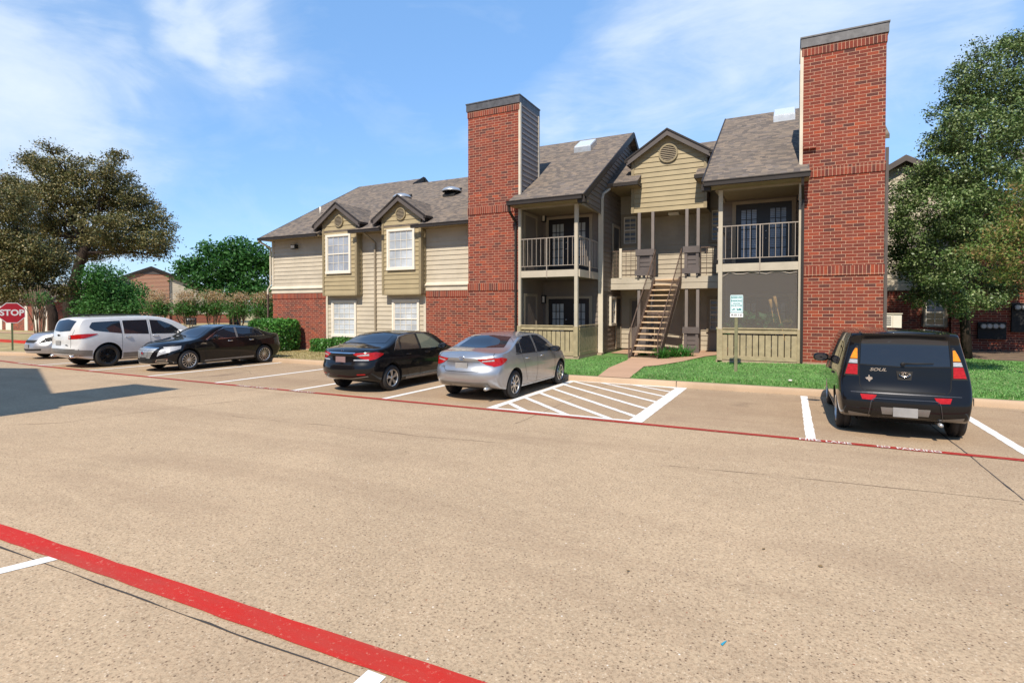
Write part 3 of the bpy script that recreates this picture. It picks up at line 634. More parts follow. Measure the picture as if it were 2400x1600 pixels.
# ---- stair
st = thing('x', None, None); bpy.data.objects.remove(st)
b0, t0 = V(-4.46,18.62,.20), V(-4.20,21.46,3.22); NS = 15
dr = (t0-b0); hd = V(dr.x,dr.y,0).normalized(); sd_ = hd.cross(V(0,0,1)); HW = .475
m = MB()
for s in (-1, 1): m.bar(b0+sd_*s*(HW+.02)+V(0,0,-.12), t0+sd_*s*(HW+.02)+V(0,0,-.10), .035, .24)
for s in (-1, 1): m.box((b0+sd_*s*(HW+.02)).x-.03,(b0+sd_*s*(HW+.02)).x+.03,b0.y-.02,b0.y+.06,.12,.5)
stair = part(m, 'staircase', M['rust'])
tm = None
for i in range(NS):
    p = b0+dr*((i+.5)/NS)+V(0,0,.02); q = p+hd*.26; mm = MB(); mm.bar(p-sd_*HW-hd*.0+hd*.12, p+sd_*HW+hd*.12, .25, .045); tr = part(mm, 'tread', M['wood'], stair)
for s in (-1, 1):
    m = MB(); o = sd_*s*(HW+.03); a = b0+o; b = t0+o; h = V(0,0,1.0)
    m.tube([a+V(0,0,-.1), a+h*.93, b+h*1.03, b+V(0,.02,1.10), b+V(0,.02,-.1)], .021, 6)
    for i in range(22):
        q = a.lerp(b, (i+.7)/22.4); m.tube([q+V(0,0,.0), q+h*.95], .0085, 4, False)
    m.tube([a+V(0,0,.12), b+V(0,0,.14)], .012, 5); part(m, 'handrail', M['rust'], stair)
m = MB(); m.tube([(-3.72,21.2,2.7),(-3.95,18.75,.15)], .016, 5); part(m, 'brace', M['iron'], stair)
m = MB(); m.tube([(-4.25,20.2,.3),(-4.25,20.2,1.9)], .05, 8); m.bar((-4.7,20.2,1.85),(-3.8,20.2,1.85),.06,.08); part(m, 'brace', M['rust'], stair)
# ---- skylights
def skylight(x0, x1, y, zf):
    m = MB(); d = .72; P = lambda x, yy, o: (x, yy, zf(yy)+o)
    for (a, b, ya, yb_) in ((x0,x1,y,y+.05),(x0,x1,y+d,y+d+.05),(x0,x0+.05,y+.05,y+d),(x1-.05,x1,y+.05,y+d)):
        m.prism([P(a,ya,-.05),P(b,ya,-.05),P(b,yb_,-.05),P(a,yb_,-.05)], (0,0,.27))
    o = part(m, 'skylight', M['steel']); m = MB(); m.prism([P(x0+.02,y+.02,.2),P(x1-.02,y+.02,.2),P(x1-.02,y+d+.03,.2),P(x0+.02,y+d+.03,.2)], (0,0,.06)); k = part(m, 'skylight_dome', M['skyl'], o)
skylight(-8.30,-7.55,22.15,zp); skylight(-.62,.10,22.55,zp)
# insect screen of the right ground-floor patio
m, t = mat('insect_screen_mesh', (.21,.185,.165), .9); t.P.inputs['Alpha'].default_value = .30; M['screen'] = m
m = MB(); m.box(-1.88,.18,18.085,18.09,1.44,3.14); m.box(-1.99,-1.985,18.13,20.1,1.44,3.14); so = part(m, 'insect_screen', M['screen'])
m = MB(); pts = [(-1.88+.206*i, 18.08, 3.10+.035*math.sin(i*1.9)+(.0 if i else -.09)) for i in range(11)]; m.tube(pts, .014, 5); part(m, 'torn_hem', M['iron'], so)
# ============================================================ CARS
def curve(pts):
    xs = np.array([p[0] for p in pts], float); ys = np.array([p[1] for p in pts], float)
    h = np.diff(xs); d = np.diff(ys)/h; m = np.zeros(len(xs)); m[0] = d[0]; m[-1] = d[-1]
    for i in range(1, len(xs)-1):
        if d[i-1]*d[i] > 0:
            w1, w2 = 2*h[i]+h[i-1], h[i]+2*h[i-1]; m[i] = (w1+w2)/(w1/d[i-1]+w2/d[i])
    def f(x):
        x = min(max(x, xs[0]), xs[-1]); i = min(int(np.searchsorted(xs, x, 'right'))-1, len(xs)-2); i = max(i, 0); t = (x-xs[i])/h[i]
        return float((1+2*t)*(1-t)**2*ys[i]+t*(1-t)**2*h[i]*m[i]+t*t*(3-2*t)*ys[i+1]+t*t*(t-1)*h[i]*m[i+1])
    return f
DG = bpy.context.evaluated_depsgraph_get
def text_mesh(s, size, ext=.002, bold=.0, cx=True, shear=0):
    cu = bpy.data.curves.new('txt', 'FONT'); cu.body = s; cu.size = size; cu.extrude = ext; cu.offset = bold; cu.resolution_u = 4; cu.shear = shear
    if cx: cu.align_x = 'CENTER'; cu.align_y = 'CENTER'
    o = bpy.data.objects.new('txt', cu); COL.objects.link(o); bpy.context.view_layer.update()
    me = bpy.data.meshes.new_from_object(o.evaluated_get(DG())); bpy.data.objects.remove(o); bpy.data.curves.remove(cu); return me
def text_obj(name, s, size, m, org, xd, yd, parent=None, ext=.002, bold=0, sx=1, **k):
    me = text_mesh(s, size, ext, bold, **k); X = Vector(xd).normalized(); Y = Vector(yd).normalized(); Z = X.cross(Y)
    T = Matrix(((X.x*sx,Y.x,Z.x,org[0]),(X.y*sx,Y.y,Z.y,org[1]),(X.z*sx,Y.z,Z.z,org[2]),(0,0,0,1)))
    me.transform(T); me.materials.clear(); me.materials.append(m)
    return link(bpy.data.objects.new(name, me), parent)
class Car:
    def __init__(s, name, label, sp):
        s.sp = sp; s.root = thing(name, label, sp.get('cat', 'car'), group=None); L, W, H = sp['L'], sp['W'], sp['H']
        s.top, s.bot, s.belt, s.plan = curve(sp['top']), curve(sp['bot']), curve(sp['belt']), curve(sp['plan'])
        s.rear, s.front = curve(sp['rear']), curve(sp['front']); tw = sp['tw']; cr = sp.get('crown', .045)
        def wid(x, z):
            b = s.belt(x); zb_ = s.bot(x)
            if z <= b:
                t = (z-zb_)/(b-zb_); k = .94+.06*math.sin(math.pi*min(1, t*1.12)/1.55) if t < .72 else 1-.035*((t-.72)/.28)**1.4
                k = min(k, 1)
            else: q = (z-b)/(H-b); k = .965-(.965-tw)*(q**1.15)
            return W*s.plan(x)*k
        s.wid = wid
        xs = sorted(set([round(x, 3) for x in np.linspace(-L/2, L/2, sp.get('nx', 26))]+sp.get('xs', [])))
        xs = [x for i, x in enumerate(xs) if i == 0 or x-xs[i-1] > .04 or i == len(xs)-1]
        bs = [-1,-.90,-.66,-.33,0,.33,.66,.90,1]; cs = [0,.07,.22,.38,.54,.68,.80,.90,.96,1]
        def P(x0, b, c):
            z0 = s.bot(x0)+(s.top(x0)-s.bot(x0))*c
            dr_, df = x0+L/2, L/2-x0; x = x0
            mr_ = s.rear(z0)+sp.get('cr', .13)*abs(b)**3; mf = s.front(z0)+sp.get('cf', .28)*abs(b)**2.6; er = max(.5, 2.4*mr_); ef = max(.5, 2.4*mf)
            if dr_ < er: x += mr_*(1-dr_/er)**2
            if df < ef: x -= mf*(1-df/ef)**2
            zt = s.top(x0)-cr*(abs(b)**2.2)*(1 if s.top(x0) > s.belt(x0)+.1 else .6); z = s.bot(x0)+(zt-s.bot(x0))*c
            return (x, b*wid(x0, z), z)
        idx = {}; vs = []; fs = []
        def vid(i, j, k):
            key = (i, j, k)
            if key not in idx: idx[key] = len(vs); vs.append(P(xs[i], bs[j], cs[k]))
            return idx[key]
        nx, nb, nc = len(xs)-1, len(bs)-1, len(cs)-1
        for i in range(nx):
            for j in range(nb):
                fs.append((vid(i,j,nc),vid(i+1,j,nc),vid(i+1,j+1,nc),vid(i,j+1,nc))); fs.append((vid(i,j,0),vid(i,j+1,0),vid(i+1,j+1,0),vid(i+1,j,0)))
            for k in range(nc):
                fs.append((vid(i,0,k),vid(i+1,0,k),vid(i+1,0,k+1),vid(i,0,k+1))); fs.append((vid(i,nb,k),vid(i,nb,k+1),vid(i+1,nb,k+1),vid(i+1,nb,k)))
        for j in range(nb):
            for k in range(nc):
                fs.append((vid(0,j,k),vid(0,j,k+1),vid(0,j+1,k+1),vid(0,j+1,k))); fs.append((vid(nx,j,k),vid(nx,j+1,k),vid(nx,j+1,k+1),vid(nx,j,k+1)))
        me = bpy.data.meshes.new('body'); me.from_pydata(vs, [], fs); me.materials.append(M[sp['paint']]); me.materials.append(M['void'])
        bm = bmesh.new(); bm.from_mesh(me); bmesh.ops.recalc_face_normals(bm, faces=bm.faces); bm.to_mesh(me); bm.free()
        o = bpy.data.objects.new('body', me); COL.objects.link(o); sub = o.modifiers.new('s', 'SUBSURF'); sub.levels = sub.render_levels = 2
        bpy.context.view_layer.update(); e = o.evaluated_get(DG()); m0 = e.to_mesh()
        s.bvh = BVHTree.FromPolygons([v.co.copy() for v in m0.vertices], [tuple(p.vertices) for p in m0.polygons]); e.to_mesh_clear()
        R = sp['tr']+sp.get('gap', .055)
        for jit in (0, .006, -.009, .013, -.016, .021):       # cut the wheel arches; nudge the cutters if the cut leaves loose pieces
            cut = MB()
            for ax in sp['axles']:
                for sg in (-1, 1): cut.disc((ax+jit, sg*(W-.30-jit), sp['tr']+.01+jit*.5), (0,sg,0), R, .6, 40)
            co = cut.build('cut', M['void']); b = o.modifiers.new('b', 'BOOLEAN'); b.operation = 'DIFFERENCE'; b.object = co; b.solver = 'EXACT'
            try: b.material_mode = 'TRANSFER'
            except Exception: pass
            bpy.context.view_layer.update(); me2 = bpy.data.meshes.new_from_object(o.evaluated_get(DG()), preserve_all_data_layers=False)
            par = list(range(len(me2.vertices)))
            def root_(q):
                while par[q] != q: par[q] = par[par[q]]; q = par[q]
                return q
            for e_ in me2.edges: par[root_(e_.vertices[0])] = root_(e_.vertices[1])
            k_ = len({root_(q) for q in range(len(par))})
            if k_ == 1 and len(me2.vertices) > len(me.vertices)*4: break
            if jit != .021: o.modifiers.remove(b); bpy.data.objects.remove(co)
        print('body', name, k_, len(me2.vertices), jit)
        bpy.data.objects.remove(o); bpy.data.objects.remove(co); me2.name = 'body'
        me2.polygons.foreach_set('use_smooth', [True]*len(me2.polygons))
        try: me2.set_sharp_from_angle(angle=math.radians(40))
        except Exception: pass
        s.body = link(bpy.data.objects.new('body', me2), s.root)
        u = MB(); u.box(sp['axles'][0]-.25, sp['axles'][1]+.25, -W+.32, W-.32, .20, .5); s.add(u, 'underbody', 'void')
        for ax in sp['axles']: s.wheel(ax, 1); s.wheel(ax, -1)
    def add(s, mb, name, m, parent=None, smooth=False): return mb.build(name, M[m] if isinstance(m, str) else m, parent or s.root, smooth)
    def cast(s, p, side, off):
        if side in ('L','R'): o = V(p[0], 3 if side == 'L' else -3, p[1]); d = V(0, -1 if side == 'L' else 1, 0)
        elif side == 'rear': o = V(-6, p[0], p[1]); d = V(1,0,0)
        elif side == 'front': o = V(6, p[0], p[1]); d = V(-1,0,0)
        else: o = V(p[0], p[1], 4); d = V(0,0,-1)
        h = s.bvh.ray_cast(o, d)
        if h[0] is None:
            g = {'L': V(p[0],s.sp['W'],p[1]), 'R': V(p[0],-s.sp['W'],p[1]), 'rear': V(-s.sp['L']/2,p[0],p[1]), 'front': V(s.sp['L']/2,p[0],p[1])}.get(side, V(p[0],p[1],s.sp['H']))
            h = s.bvh.find_nearest(g)
        n = h[1]
        if n.dot(d) > 0: n = -n
        return h[0]+n*off
    def patch(s, mb, A, Bc, side, n=14, m=6, off=.004):
        def res(c, k):
            c = [Vector(q) for q in c]; ls = [0]
            for a, b in zip(c, c[1:]): ls.append(ls[-1]+(b-a).length)
            out = []
            for i in range(k):
                t = ls[-1]*i/(k-1); j = 0
                while j < len(ls)-2 and ls[j+1] < t: j += 1
                f = (t-ls[j])/max(1e-9, ls[j+1]-ls[j]); out.append(c[j].lerp(c[j+1], min(1, f)))
            return out
        a, b = res(A, n), res(Bc, n); g = [[s.cast(p.lerp(q, k/(m-1)), side, off) for k in range(m)] for p, q in zip(a, b)]
        base = len(mb.v)
        for r in g: mb.v += [tuple(p) for p in r]
        for i in range(n-1):
            for k in range(m-1): mb.f.append((base+i*m+k, base+(i+1)*m+k, base+(i+1)*m+k+1, base+i*m+k+1)); mb.m.append(mb.mi)
        return mb
    def both(s, name, mt, A, Bc, **k):
        for sd in ('L','R'): mb = MB(); s.patch(mb, A, Bc, sd, **k); s.add(mb, name, mt, None, True)
    def strip(s, mb, pts, side, w=.008, off=.003, n=None):
        P = [Vector(p) for p in pts]; A = []; Bc = []
        for i, p in enumerate(P):
            t = (P[min(i+1,len(P)-1)]-P[max(i-1,0)]).normalized(); nn = Vector((-t.y, t.x)); A.append(p+nn*w/2); Bc.append(p-nn*w/2)
        s.patch(mb, A, Bc, side, n or 4*len(pts), 2, off)
    def wheel(s, ax, sg):
        sp = s.sp; r, w, W = sp['tr'], sp.get('tw_', .205), sp['W']; yo = sg*(W-.022+sp.get('track', 0)); f = lambda y: yo-sg*y
        rr = sp['rr']; t = MB()
        prof = [(rr, .02),(rr+.02,.004),(r-.05,-.004+.008),(r-.018,.018),(r-.004,.04),(r,.06),(r,w*.5-.012),(r-.009,w*.5-.008),(r-.009,w*.5+.008),(r,w*.5+.012),(r,w-.05),(r-.015,w-.02),(r-.05,w-.003),(rr,w-.01),(rr-.03,w-.02)]
        t.lathe([(a, f(h)) for a, h in prof], (ax, 0, r), 'y', 36); ty = s.add(t, 'wheel', 'rubber', None, True)
        k = MB(); k.lathe([(0, f(.075)),(rr*.97, f(.065)),(rr, f(.015)),(rr*.955, f(.018)),(rr*.94, f(.055))][:2], (ax,0,r), 'y', 30)
        s.add(k, 'dark_backing', 'void', ty)  # flat black disc standing in for the darkness behind the spokes
        k = MB(); k.lathe([(rr*1.0, f(.012)),(rr*.975, f(.006)),(rr*.93, f(.016)),(rr*.90, f(.06))], (ax,0,r), 'y', 36)
        n = sp['spokes']; tws = sp.get('swirl', 0); sw = sp.get('spw', .035)
        for i in range(n):
            for dv in ((0,) if not sp.get('twin') else (-.16, .16)):
                a = 2*math.pi*i/n+.3; a0, a1 = a+dv*.6, a+dv+tws; pts = []
                for q, (rad, aa, ww) in enumerate(((rr*.16,a0,sw*1.0),(rr*.55,(a0+a1)/2,sw*.8),(rr*.95,a1,sw*1.25))):
                    c = V(math.cos(aa)*rad, 0, math.sin(aa)*rad); tn = V(-math.sin(aa),0,math.cos(aa)); pts.append((c-tn*ww/2, c+tn*ww/2))
                for (p0, p1), (q0, q1) in zip(pts, pts[1:]):
                    k.prism([V(ax+p0.x, f(.018+.012), r+p0.z), V(ax+p1.x, f(.03), r+p1.z), V(ax+q1.x, f(.024), r+q1.z), V(ax+q0.x, f(.024), r+q0.z)], (0, -sg*.022, 0))
        k.lathe([(0, f(.018)),(rr*.15, f(.018)),(rr*.2, f(.03)),(rr*.2, f(.06))], (ax,0,r), 'y', 16)
        for i in range(5): a = 2*math.pi*i/5; k.disc((ax+math.cos(a)*rr*.27, f(.052), r+math.sin(a)*rr*.27), (0,sg,0), rr*.045, .02, 6)
        s.add(k, 'rim', sp.get('rim', 'alloy'), ty)
    def place(s, x, y, ang, z=0): s.root.location = (x, y, z); s.root.rotation_euler = (0,0,math.radians(ang)); return s
    def mirror_(s, x, y, z, m=None, sz=(.10,.13,.075), glass=True):
        for sg in (-1, 1):
            k = MB(); c = V(x, sg*y, z)
            prof = []
            for i in range(9):
                a = math.pi*i/8; prof.append((math.sin(a), -math.cos(a)))
            base = len(k.v); n = 14
            for (rr, h) in prof:
                for j in range(n): b = 2*math.pi*j/n; k.v.append((c.x+h*sz[0]*.9, c.y+math.copysign(abs(math.cos(b))**.7, math.cos(b))*rr*sz[1], c.z+math.copysign(abs(math.sin(b))**.7, math.sin(b))*rr*sz[2]))
            for i in range(8):
                for j in range(n): k.f.append((base+i*n+j, base+(i+1)*n+j, base+(i+1)*n+(j+1)%n, base+i*n+(j+1)%n)); k.m.append(0)
            k.bar(c+V(.0,-sg*.06,-.03), c+V(.03,-sg*.15,-.05), .05, .03); o = s.add(k, 'wing_mirror', m or s.sp['paint'], None, True)
            g = MB(); g.disc((c.x-sz[0]*.72, c.y, c.z), (-1,0,0), 1, .012, 20); 
            for i, v in enumerate(g.v): g.v[i] = (v[0], c.y+(v[1]-c.y)*sz[1]*.80, c.z+(v[2]-c.z)*sz[2]*.78)
            s.add(g, 'mirror_glass', 'cglass', o)
    def handles(s, xs, z, m='chrome', w=.095):
        for x in xs:
            for sd in ('L','R'):
                sg = 1 if sd == 'L' else -1; p = s.cast((x, z), sd, 0); k = MB()
                k.tube([p+V(-w,0,0), p+V(-w*.7,sg*.018,.003), p+V(0,sg*.022,.004), p+V(w*.7,sg*.018,.004), p+V(w,0,.005)], .0125, 8); s.add(k, 'door_handle', m, None, True)
    def seams(s, lines, off=.0025, w=.009):
        for sd in ('L','R'):
            for l in lines: mb = MB(); s.strip(mb, l, sd, w, off, 14); s.add(mb, 'door_seam', 'void')
    def plate(s, side, z, m='plate', w=.305, h=.155, x=0, y=0):
        p = s.cast((y, z), side, .012); k = MB(); d = -1 if side == 'rear' else 1; k.box(p.x-.006, p.x+.006, y-w/2, y+w/2, z-h/2, z+h/2); k2 = s.add(k, 'licence_plate', m)
        return p
# ---- 1: small black boxy hatchback
c = Car('parked_car', 'black boxy hatchback parked alone at the right, seen from behind', dict(L=4.10, W=.89, H=1.61, paint='pblack', tr=.325, rr=.225, tw_=.215, axles=(-1.27,1.28), tw=.80, crown=.045, nx=27,
  top=[(-2.05,1.64),(-1.9,1.66),(-1.3,1.675),(-.4,1.68),(.35,1.65),(.75,1.54),(1.25,1.12),(1.4,1.06),(1.85,.98),(2.05,.80)],
  bot=[(-2.05,.34),(-1.7,.27),(-1.2,.22),(1.4,.21),(2.05,.26)], belt=[(-2.05,.98),(-.8,.97),(1.0,.92),(1.4,.93),(2.05,.72)],
  plan=[(-2.05,.935),(-1.8,.98),(-1.2,1.0),(1.3,1.0),(1.8,.93),(2.05,.82)], rear=[(.3,.10),(.42,.02),(.62,.0),(.72,.05),(.80,.12),(1.0,.13),(1.3,.16),(1.5,.20),(1.6,.16)],
  front=[(.2,.08),(.5,0),(.8,.03),(1.1,.0)], spokes=5, twin=False, spw=.07, cr=.09, xs=[-1.97,1.97]))
mb = MB(); c.patch(mb, [(-.57,1.14),(0,1.12),(.57,1.14)], [(-.55,1.53),(0,1.55),(.55,1.53)], 'rear', 18, 8); rw = c.add(mb, 'rear_window', 'cglass', None, True)
mb = MB(); c.patch(mb, [(-.58,1.125),(0,1.105),(.58,1.125)], [(-.58,1.138),(0,1.118),(.58,1.138)], 'rear', 18, 2, .006)
c.patch(mb, [(-.50,.735),(0,.73),(.50,.735)], [(-.50,.747),(0,.742),(.50,.747)], 'rear', 18, 2, .003)
for sg in (-1,1): c.patch(mb, [(sg*.52,.735),(sg*.57,.79),(sg*.582,1.15),(sg*.56,1.53)], [(sg*.531,.735),(sg*.581,.79),(sg*.593,1.15),(sg*.571,1.53)], 'rear', 16, 2, .003)
c.add(mb, 'tailgate_seam', 'void')
mb = MB(); c.patch(mb, [(-.52,1.54),(0,1.56),(.52,1.54)], [(-.51,1.58),(0,1.60),(.51,1.58)], 'rear', 18, 3, .004); c.add(mb, 'spoiler_gap', 'void')
mb = MB(); c.strip(mb, [(-.70,.70),(-.35,.705),(0,.705),(.35,.705),(.70,.70)], 'rear', .012, .004, 20); c.add(mb, 'ledge_highlight', 'ledge')  # lighter strip painted as the highlight along the bumper edge
mb = MB(); c.strip(mb, [(-.47,.33),(-.43,.60),(-.38,.625),(.38,.625),(.43,.60),(.47,.33)], 'rear', .012, .016, 30); c.add(mb, 'insert_frame', 'ledge')
p = c.cast((0,1.52),'rear',0); mb = MB(); mb.prism([(p.x+.16,-.58,1.655),(p.x+.16,.58,1.655),(p.x-.05,.55,1.625),(p.x-.05,-.55,1.625)], (0,0,-.022)); c.add(mb, 'roof_spoiler', 'pblack')
for nm, lo, hi, x0, x1 in (('quarter_window',1.10,1.43,-1.40,-1.12),('rear_side_window',1.03,1.45,-1.05,-.20),('front_side_window',1.0,1.45,-.10,.95)):
    if nm[0] == 'f': A, Bc = [(x0,1.01),(x1,.99)], [(x0,1.46),(.35,1.44),(x1-.28,1.22),(x1,.995)]
    elif nm[0] == 'r': A, Bc = [(x0,1.05),(x1,1.015)], [(x0,1.45),(x1,1.46)]
    else: A, Bc = [(x0,1.12),(x1,1.06)], [(x0,1.38),(x1,1.43)]
    c.both(nm, 'cglass', A, Bc)
mb = MB(); c.patch(mb, [(-.70,1.10),(0,1.10),(.70,1.10)], [(-.58,1.50),(0,1.53),(.58,1.50)], 'front', 16, 8); c.add(mb, 'windshield', 'cglass', None, True)
for sg in (-1,1):
    def lampz(z0, z1, o, i0=.605, e=0):
        mb = MB(); ow = lambda z: .60+.175*max(0, (1.41+e-z)/.47)**.62
        zs_ = [z0+(z1-z0)*k/5 for k in range(6)]; c.patch(mb, [(sg*(i0-e),z) for z in zs_], [(sg*(ow(z)+e),z) for z in zs_], 'rear', 8, 6, o); return mb
    tl = c.add(lampz(.945,1.42,.005,e=.012), 'taillight', 'plastic', None, True)
    for z0, z1, m_ in ((.97,1.13,'redlamp'),(1.145,1.205,'clear'),(1.22,1.38,'amber')): c.add(lampz(z0,z1,.012), 'lamp_lens', m_, tl, True)
    mb = MB(); c.patch(mb, [(sg*.40,.595),(sg*.55,.60)], [(sg*.36,.675),(sg*.575,.675)], 'rear', 8, 4, .008); c.add(mb, 'reflector', 'redlamp', None, True)
mb = MB(); c.patch(mb, [(-.44,.34),(0,.335),(.44,.34)], [(-.40,.605),(0,.62),(.40,.605)], 'rear', 14, 6, .014); bi = c.add(mb, 'bumper_insert', 'pblack', None, True)
mb = MB(); c.patch(mb, [(-.29,.395),(.29,.395)], [(-.31,.50),(.31,.50)], 'rear', 8, 4, .018); c.add(mb, 'plate_recess', 'clad', bi)
mb = MB(); c.patch(mb, [(-.78,.30),(-.4,.315),(0,.32),(.4,.315),(.78,.30)], [(-.80,.40),(-.4,.36),(0,.35),(.4,.36),(.80,.40)], 'rear', 16, 4, .008); c.add(mb, 'lower_bumper', 'clad', None, True)
p = c.cast((0,.43),'rear',.03); mb = MB(); mb.box(p.x-.008,p.x+.004,-.155,.155,.365,.505); c.add(mb, 'licence_plate', 'plate')
p = c.cast((0,.99),'rear',.012); mb = MB(); mb.lathe([(0,0),(.8,0),(1,.004),(1,.02)], (0,0,0), 'x', 28); mb.v = [(p.x-v[0]*1-.004, v[1]*.075, 1.005+v[2]*.040) for v in mb.v]; c.add(mb, 'emblem', 'chrome')
mb = MB(); c.patch(mb, [(-.085,.915),(.085,.915)], [(-.105,1.05),(.105,1.05)], 'rear', 6, 4, .012); c.add(mb, 'tailgate_handle', 'plastic')
p = c.cast((0,1.0),'rear',.03); text_obj('badge_lettering', 'KIA', .060, M['void'], (p.x-.016,0,1.005), (0,-1,0), (0,0,1), c.root, .001, .001, 1.25)
p = c.cast((.36,1.06),'rear',.008); text_obj('badge_lettering', 'SOUL', .066, M['chrome'], (p.x-.004,.34,1.06), (0,-1,0), (0,0,1), c.root, .003, .001, 1.35, shear=.3)
p = c.cast((.45,.93),'rear',.008); mb = MB(); tx = [(-.3,.1),(-.1,.1),(-.1,.5),(.1,.5),(.1,.2),(.5,.1),(.55,-.25),(.2,-.5),(.1,-.8),(-.1,-.6),(-.2,-.35),(-.35,-.35),(-.6,-.05)]
mb.prism([(p.x, .455-q[0]*.085, .93+q[1]*.08) for q in tx], (-.004,0,0)); c.add(mb, 'state_shape_badge', 'chrome')
mb = MB(); a = c.cast((.02,1.165),'rear',.03); b = c.cast((-.36,1.18),'rear',.03); mb.tube([a, a.lerp(b,.5)+V(-.01,0,.0), b], [.014,.012,.008], 6); mb.disc((a.x+.02,.02,1.16),(-1,0,0),.03,.03,12); c.add(mb, 'wiper', 'plastic', None, True)
c.seams([[(-.15,1.5),(-.15,.5),(-.2,.3)],[(-1.08,1.48),(-1.02,1.0),(-.86,.6),(-.9,.4)],[(.98,.98),(1.0,.5),(.95,.3)]]); c.handles((-.75,.1), .88, 'pblack')
c.mirror_(.78,1.0,1.03, 'pblack', (.08,.14,.085)); mb = MB(); mb.tube([(-2.0,-.45,.27),(-1.7,-.45,.27)], .028, 10); c.add(mb, 'exhaust_pipe', 'steel', None, True)
c.both('side_sill', 'clad', [(-.85,.24),(.88,.24)], [(-.85,.31),(.88,.31)])
c.place(1.57, 12.12, 90)
# ---- sedan family
def sedan(name, label, paint, L=4.64, W=.888, H=1.455, wb=2.70, ro=.97, **k):
    sc = L/4.64; e = L/2; ax0 = -e+ro
    sp = dict(L=L, W=W, H=H, paint=paint, tr=.318, rr=.21, axles=(ax0, ax0+wb), tw=.70, nx=27, spokes=7, spw=.03,
      top=[(-e,.95),(-e+.1,1.03),(-e+.35,1.085),(-e+.62,1.105),(-e+.78,1.13),(-e+1.55,1.40),(-e+1.95,1.445),(-e+2.35,H),(-e+2.75,1.42),(-e+3.45,1.05),(-e+3.6,1.0),(e-.45,.90),(e-.15,.78),(e,.66)],
      bot=[(-e,.34),(-e+.3,.28),(-e+.9,.21),(e-.9,.20),(e,.24)], belt=[(-e,.90),(-e+.6,.98),(-e+1.6,.965),(e-1.3,.90),(e-.5,.80),(e,.6)],
      plan=[(-e,.86),(-e+.35,.955),(-e+1,.995),(0,1),(e-1,.99),(e-.4,.93),(e,.80)],
      rear=[(.3,.12),(.45,.02),(.6,0),(.68,.02),(.76,.07),(.9,.09),(.99,.05),(1.1,.07)], front=[(.2,.06),(.45,0),(.65,.04),(.8,.12),(1,.2)], cr=.22, cf=.34)
    sp.update(k); return Car(name, label, sp)
def sedan_glass(c, e, dx=0, wins=None, zb_=.985, rearz=(1.14,1.385), gm='cglass', gf=None):
    mb = MB(); c.patch(mb, [(-.60,rearz[0]),(0,rearz[0]-.012),(.60,rearz[0])], [(-.50,rearz[1]-.03),(0,rearz[1]),(.50,rearz[1]-.03)], 'rear', 18, 10); c.add(mb, 'rear_window', 'cglass', None, True)
    mb = MB(); c.patch(mb, [(-.66,1.06),(0,1.05),(.66,1.06)], [(-.53,1.365),(0,1.40),(.53,1.365)], 'front', 18, 10); c.add(mb, 'windshield', 'cglass', None, True)
    for nm, A, Bc in wins: c.both(nm, gf if (gf and nm[0] == 'f') else gm, A, Bc)
# ---- 2: silver compact sedan
e = 2.32
c = sedan('parked_car', 'silver compact sedan parked beside the white-hatched access aisle, seen from behind', 'psilver', spokes=8, swirl=.12, spw=.042)
wf = lambda r: [(-e+1.18,1.0),(-e+1.35,1.345)]
sedan_glass(c, e, wins=[('quarter_window', [(-1.27,1.02),(-1.02,1.0)], [(-1.13,1.24),(-.93,1.33)]), ('rear_side_window', [(-.98,1.0),(-.22,.975)], [(-.90,1.335),(-.60,1.365),(-.22,1.375)]), ('front_side_window', [(-.13,.975),(.92,.955)], [(-.13,1.375),(.2,1.36),(.52,1.22),(.92,.965)])])
def sedan_lamps(c, inner, outer, zl0, zl1, xs_in, m='redlamp', m2='clear', frac=.4):
    """tail lamp of two zones wrapping from the rear face round to the side"""
    for sg in (1,-1):
        sd = 'L' if sg > 0 else 'R'; mb = MB()
        c.patch(mb, [(sg*inner,(zl0+zl1)/2+.05),(sg*(inner+outer)/2,zl0+.04),(sg*outer,zl0)], [(sg*inner,(zl0+zl1)/2+.07),(sg*(inner+outer)/2,zl1),(sg*outer,zl1+.005)], 'rear', 12, 5, .008)
        e = c.sp['L']/2; o = c.cast((sg*outer,(zl0+zl1)/2),'rear',0)
        c.patch(mb, [(o.x-.03,zl0-.01),(o.x+.1,zl0+.02),(o.x+xs_in,zl1-.045)], [(o.x-.03,zl1),(o.x+.12,zl1+.02),(o.x+xs_in,zl1-.02)], sd, 12, 5, .009)
        t = c.add(mb, 'taillight', m, None, True); mb = MB()
        c.patch(mb, [(sg*(inner+.08),zl1-.075),(sg*outer,zl1-.06)], [(sg*(inner+.09),zl1-.05),(sg*outer,zl1-.02)], 'rear', 10, 4, .012)
        c.add(mb, 'lamp_lens', m2, t, True)
sedan_lamps(c, .38, .70, .775, .945, .30)
mb = MB(); c.patch(mb, [(-.42,.865),(.42,.865)], [(-.40,.89),(.40,.89)], 'rear', 12, 2, .02); c.add(mb, 'trunk_trim', 'clad')
mb = MB()
for l in ([(-.52,.77),(-.42,.655),(.42,.655),(.52,.77)], [(-.70,.95),(-.66,1.05)], [(.70,.95),(.66,1.05)]): c.strip(mb, l, 'rear', .010, .003, 20)
c.add(mb, 'trunk_seam', 'void')
mb = MB(); c.patch(mb, [(-.62,.345),(0,.335),(.62,.345)], [(-.60,.425),(0,.43),(.60,.425)], 'rear', 16, 3, .006); c.add(mb, 'lower_bumper', 'clad', None, True)
c.plate('rear', .77); mb = MB(); p = c.cast((0,.93),'rear',.008)
for (ry, rz) in ((.068,.045),(.05,.018),(.02,.042)):
    mb.tube([(p.x, math.cos(t_)*ry, .945+math.sin(t_)*rz+(.02 if rz == .018 else 0)) for t_ in np.linspace(0, 2*math.pi, 25)], .006, 5, False)
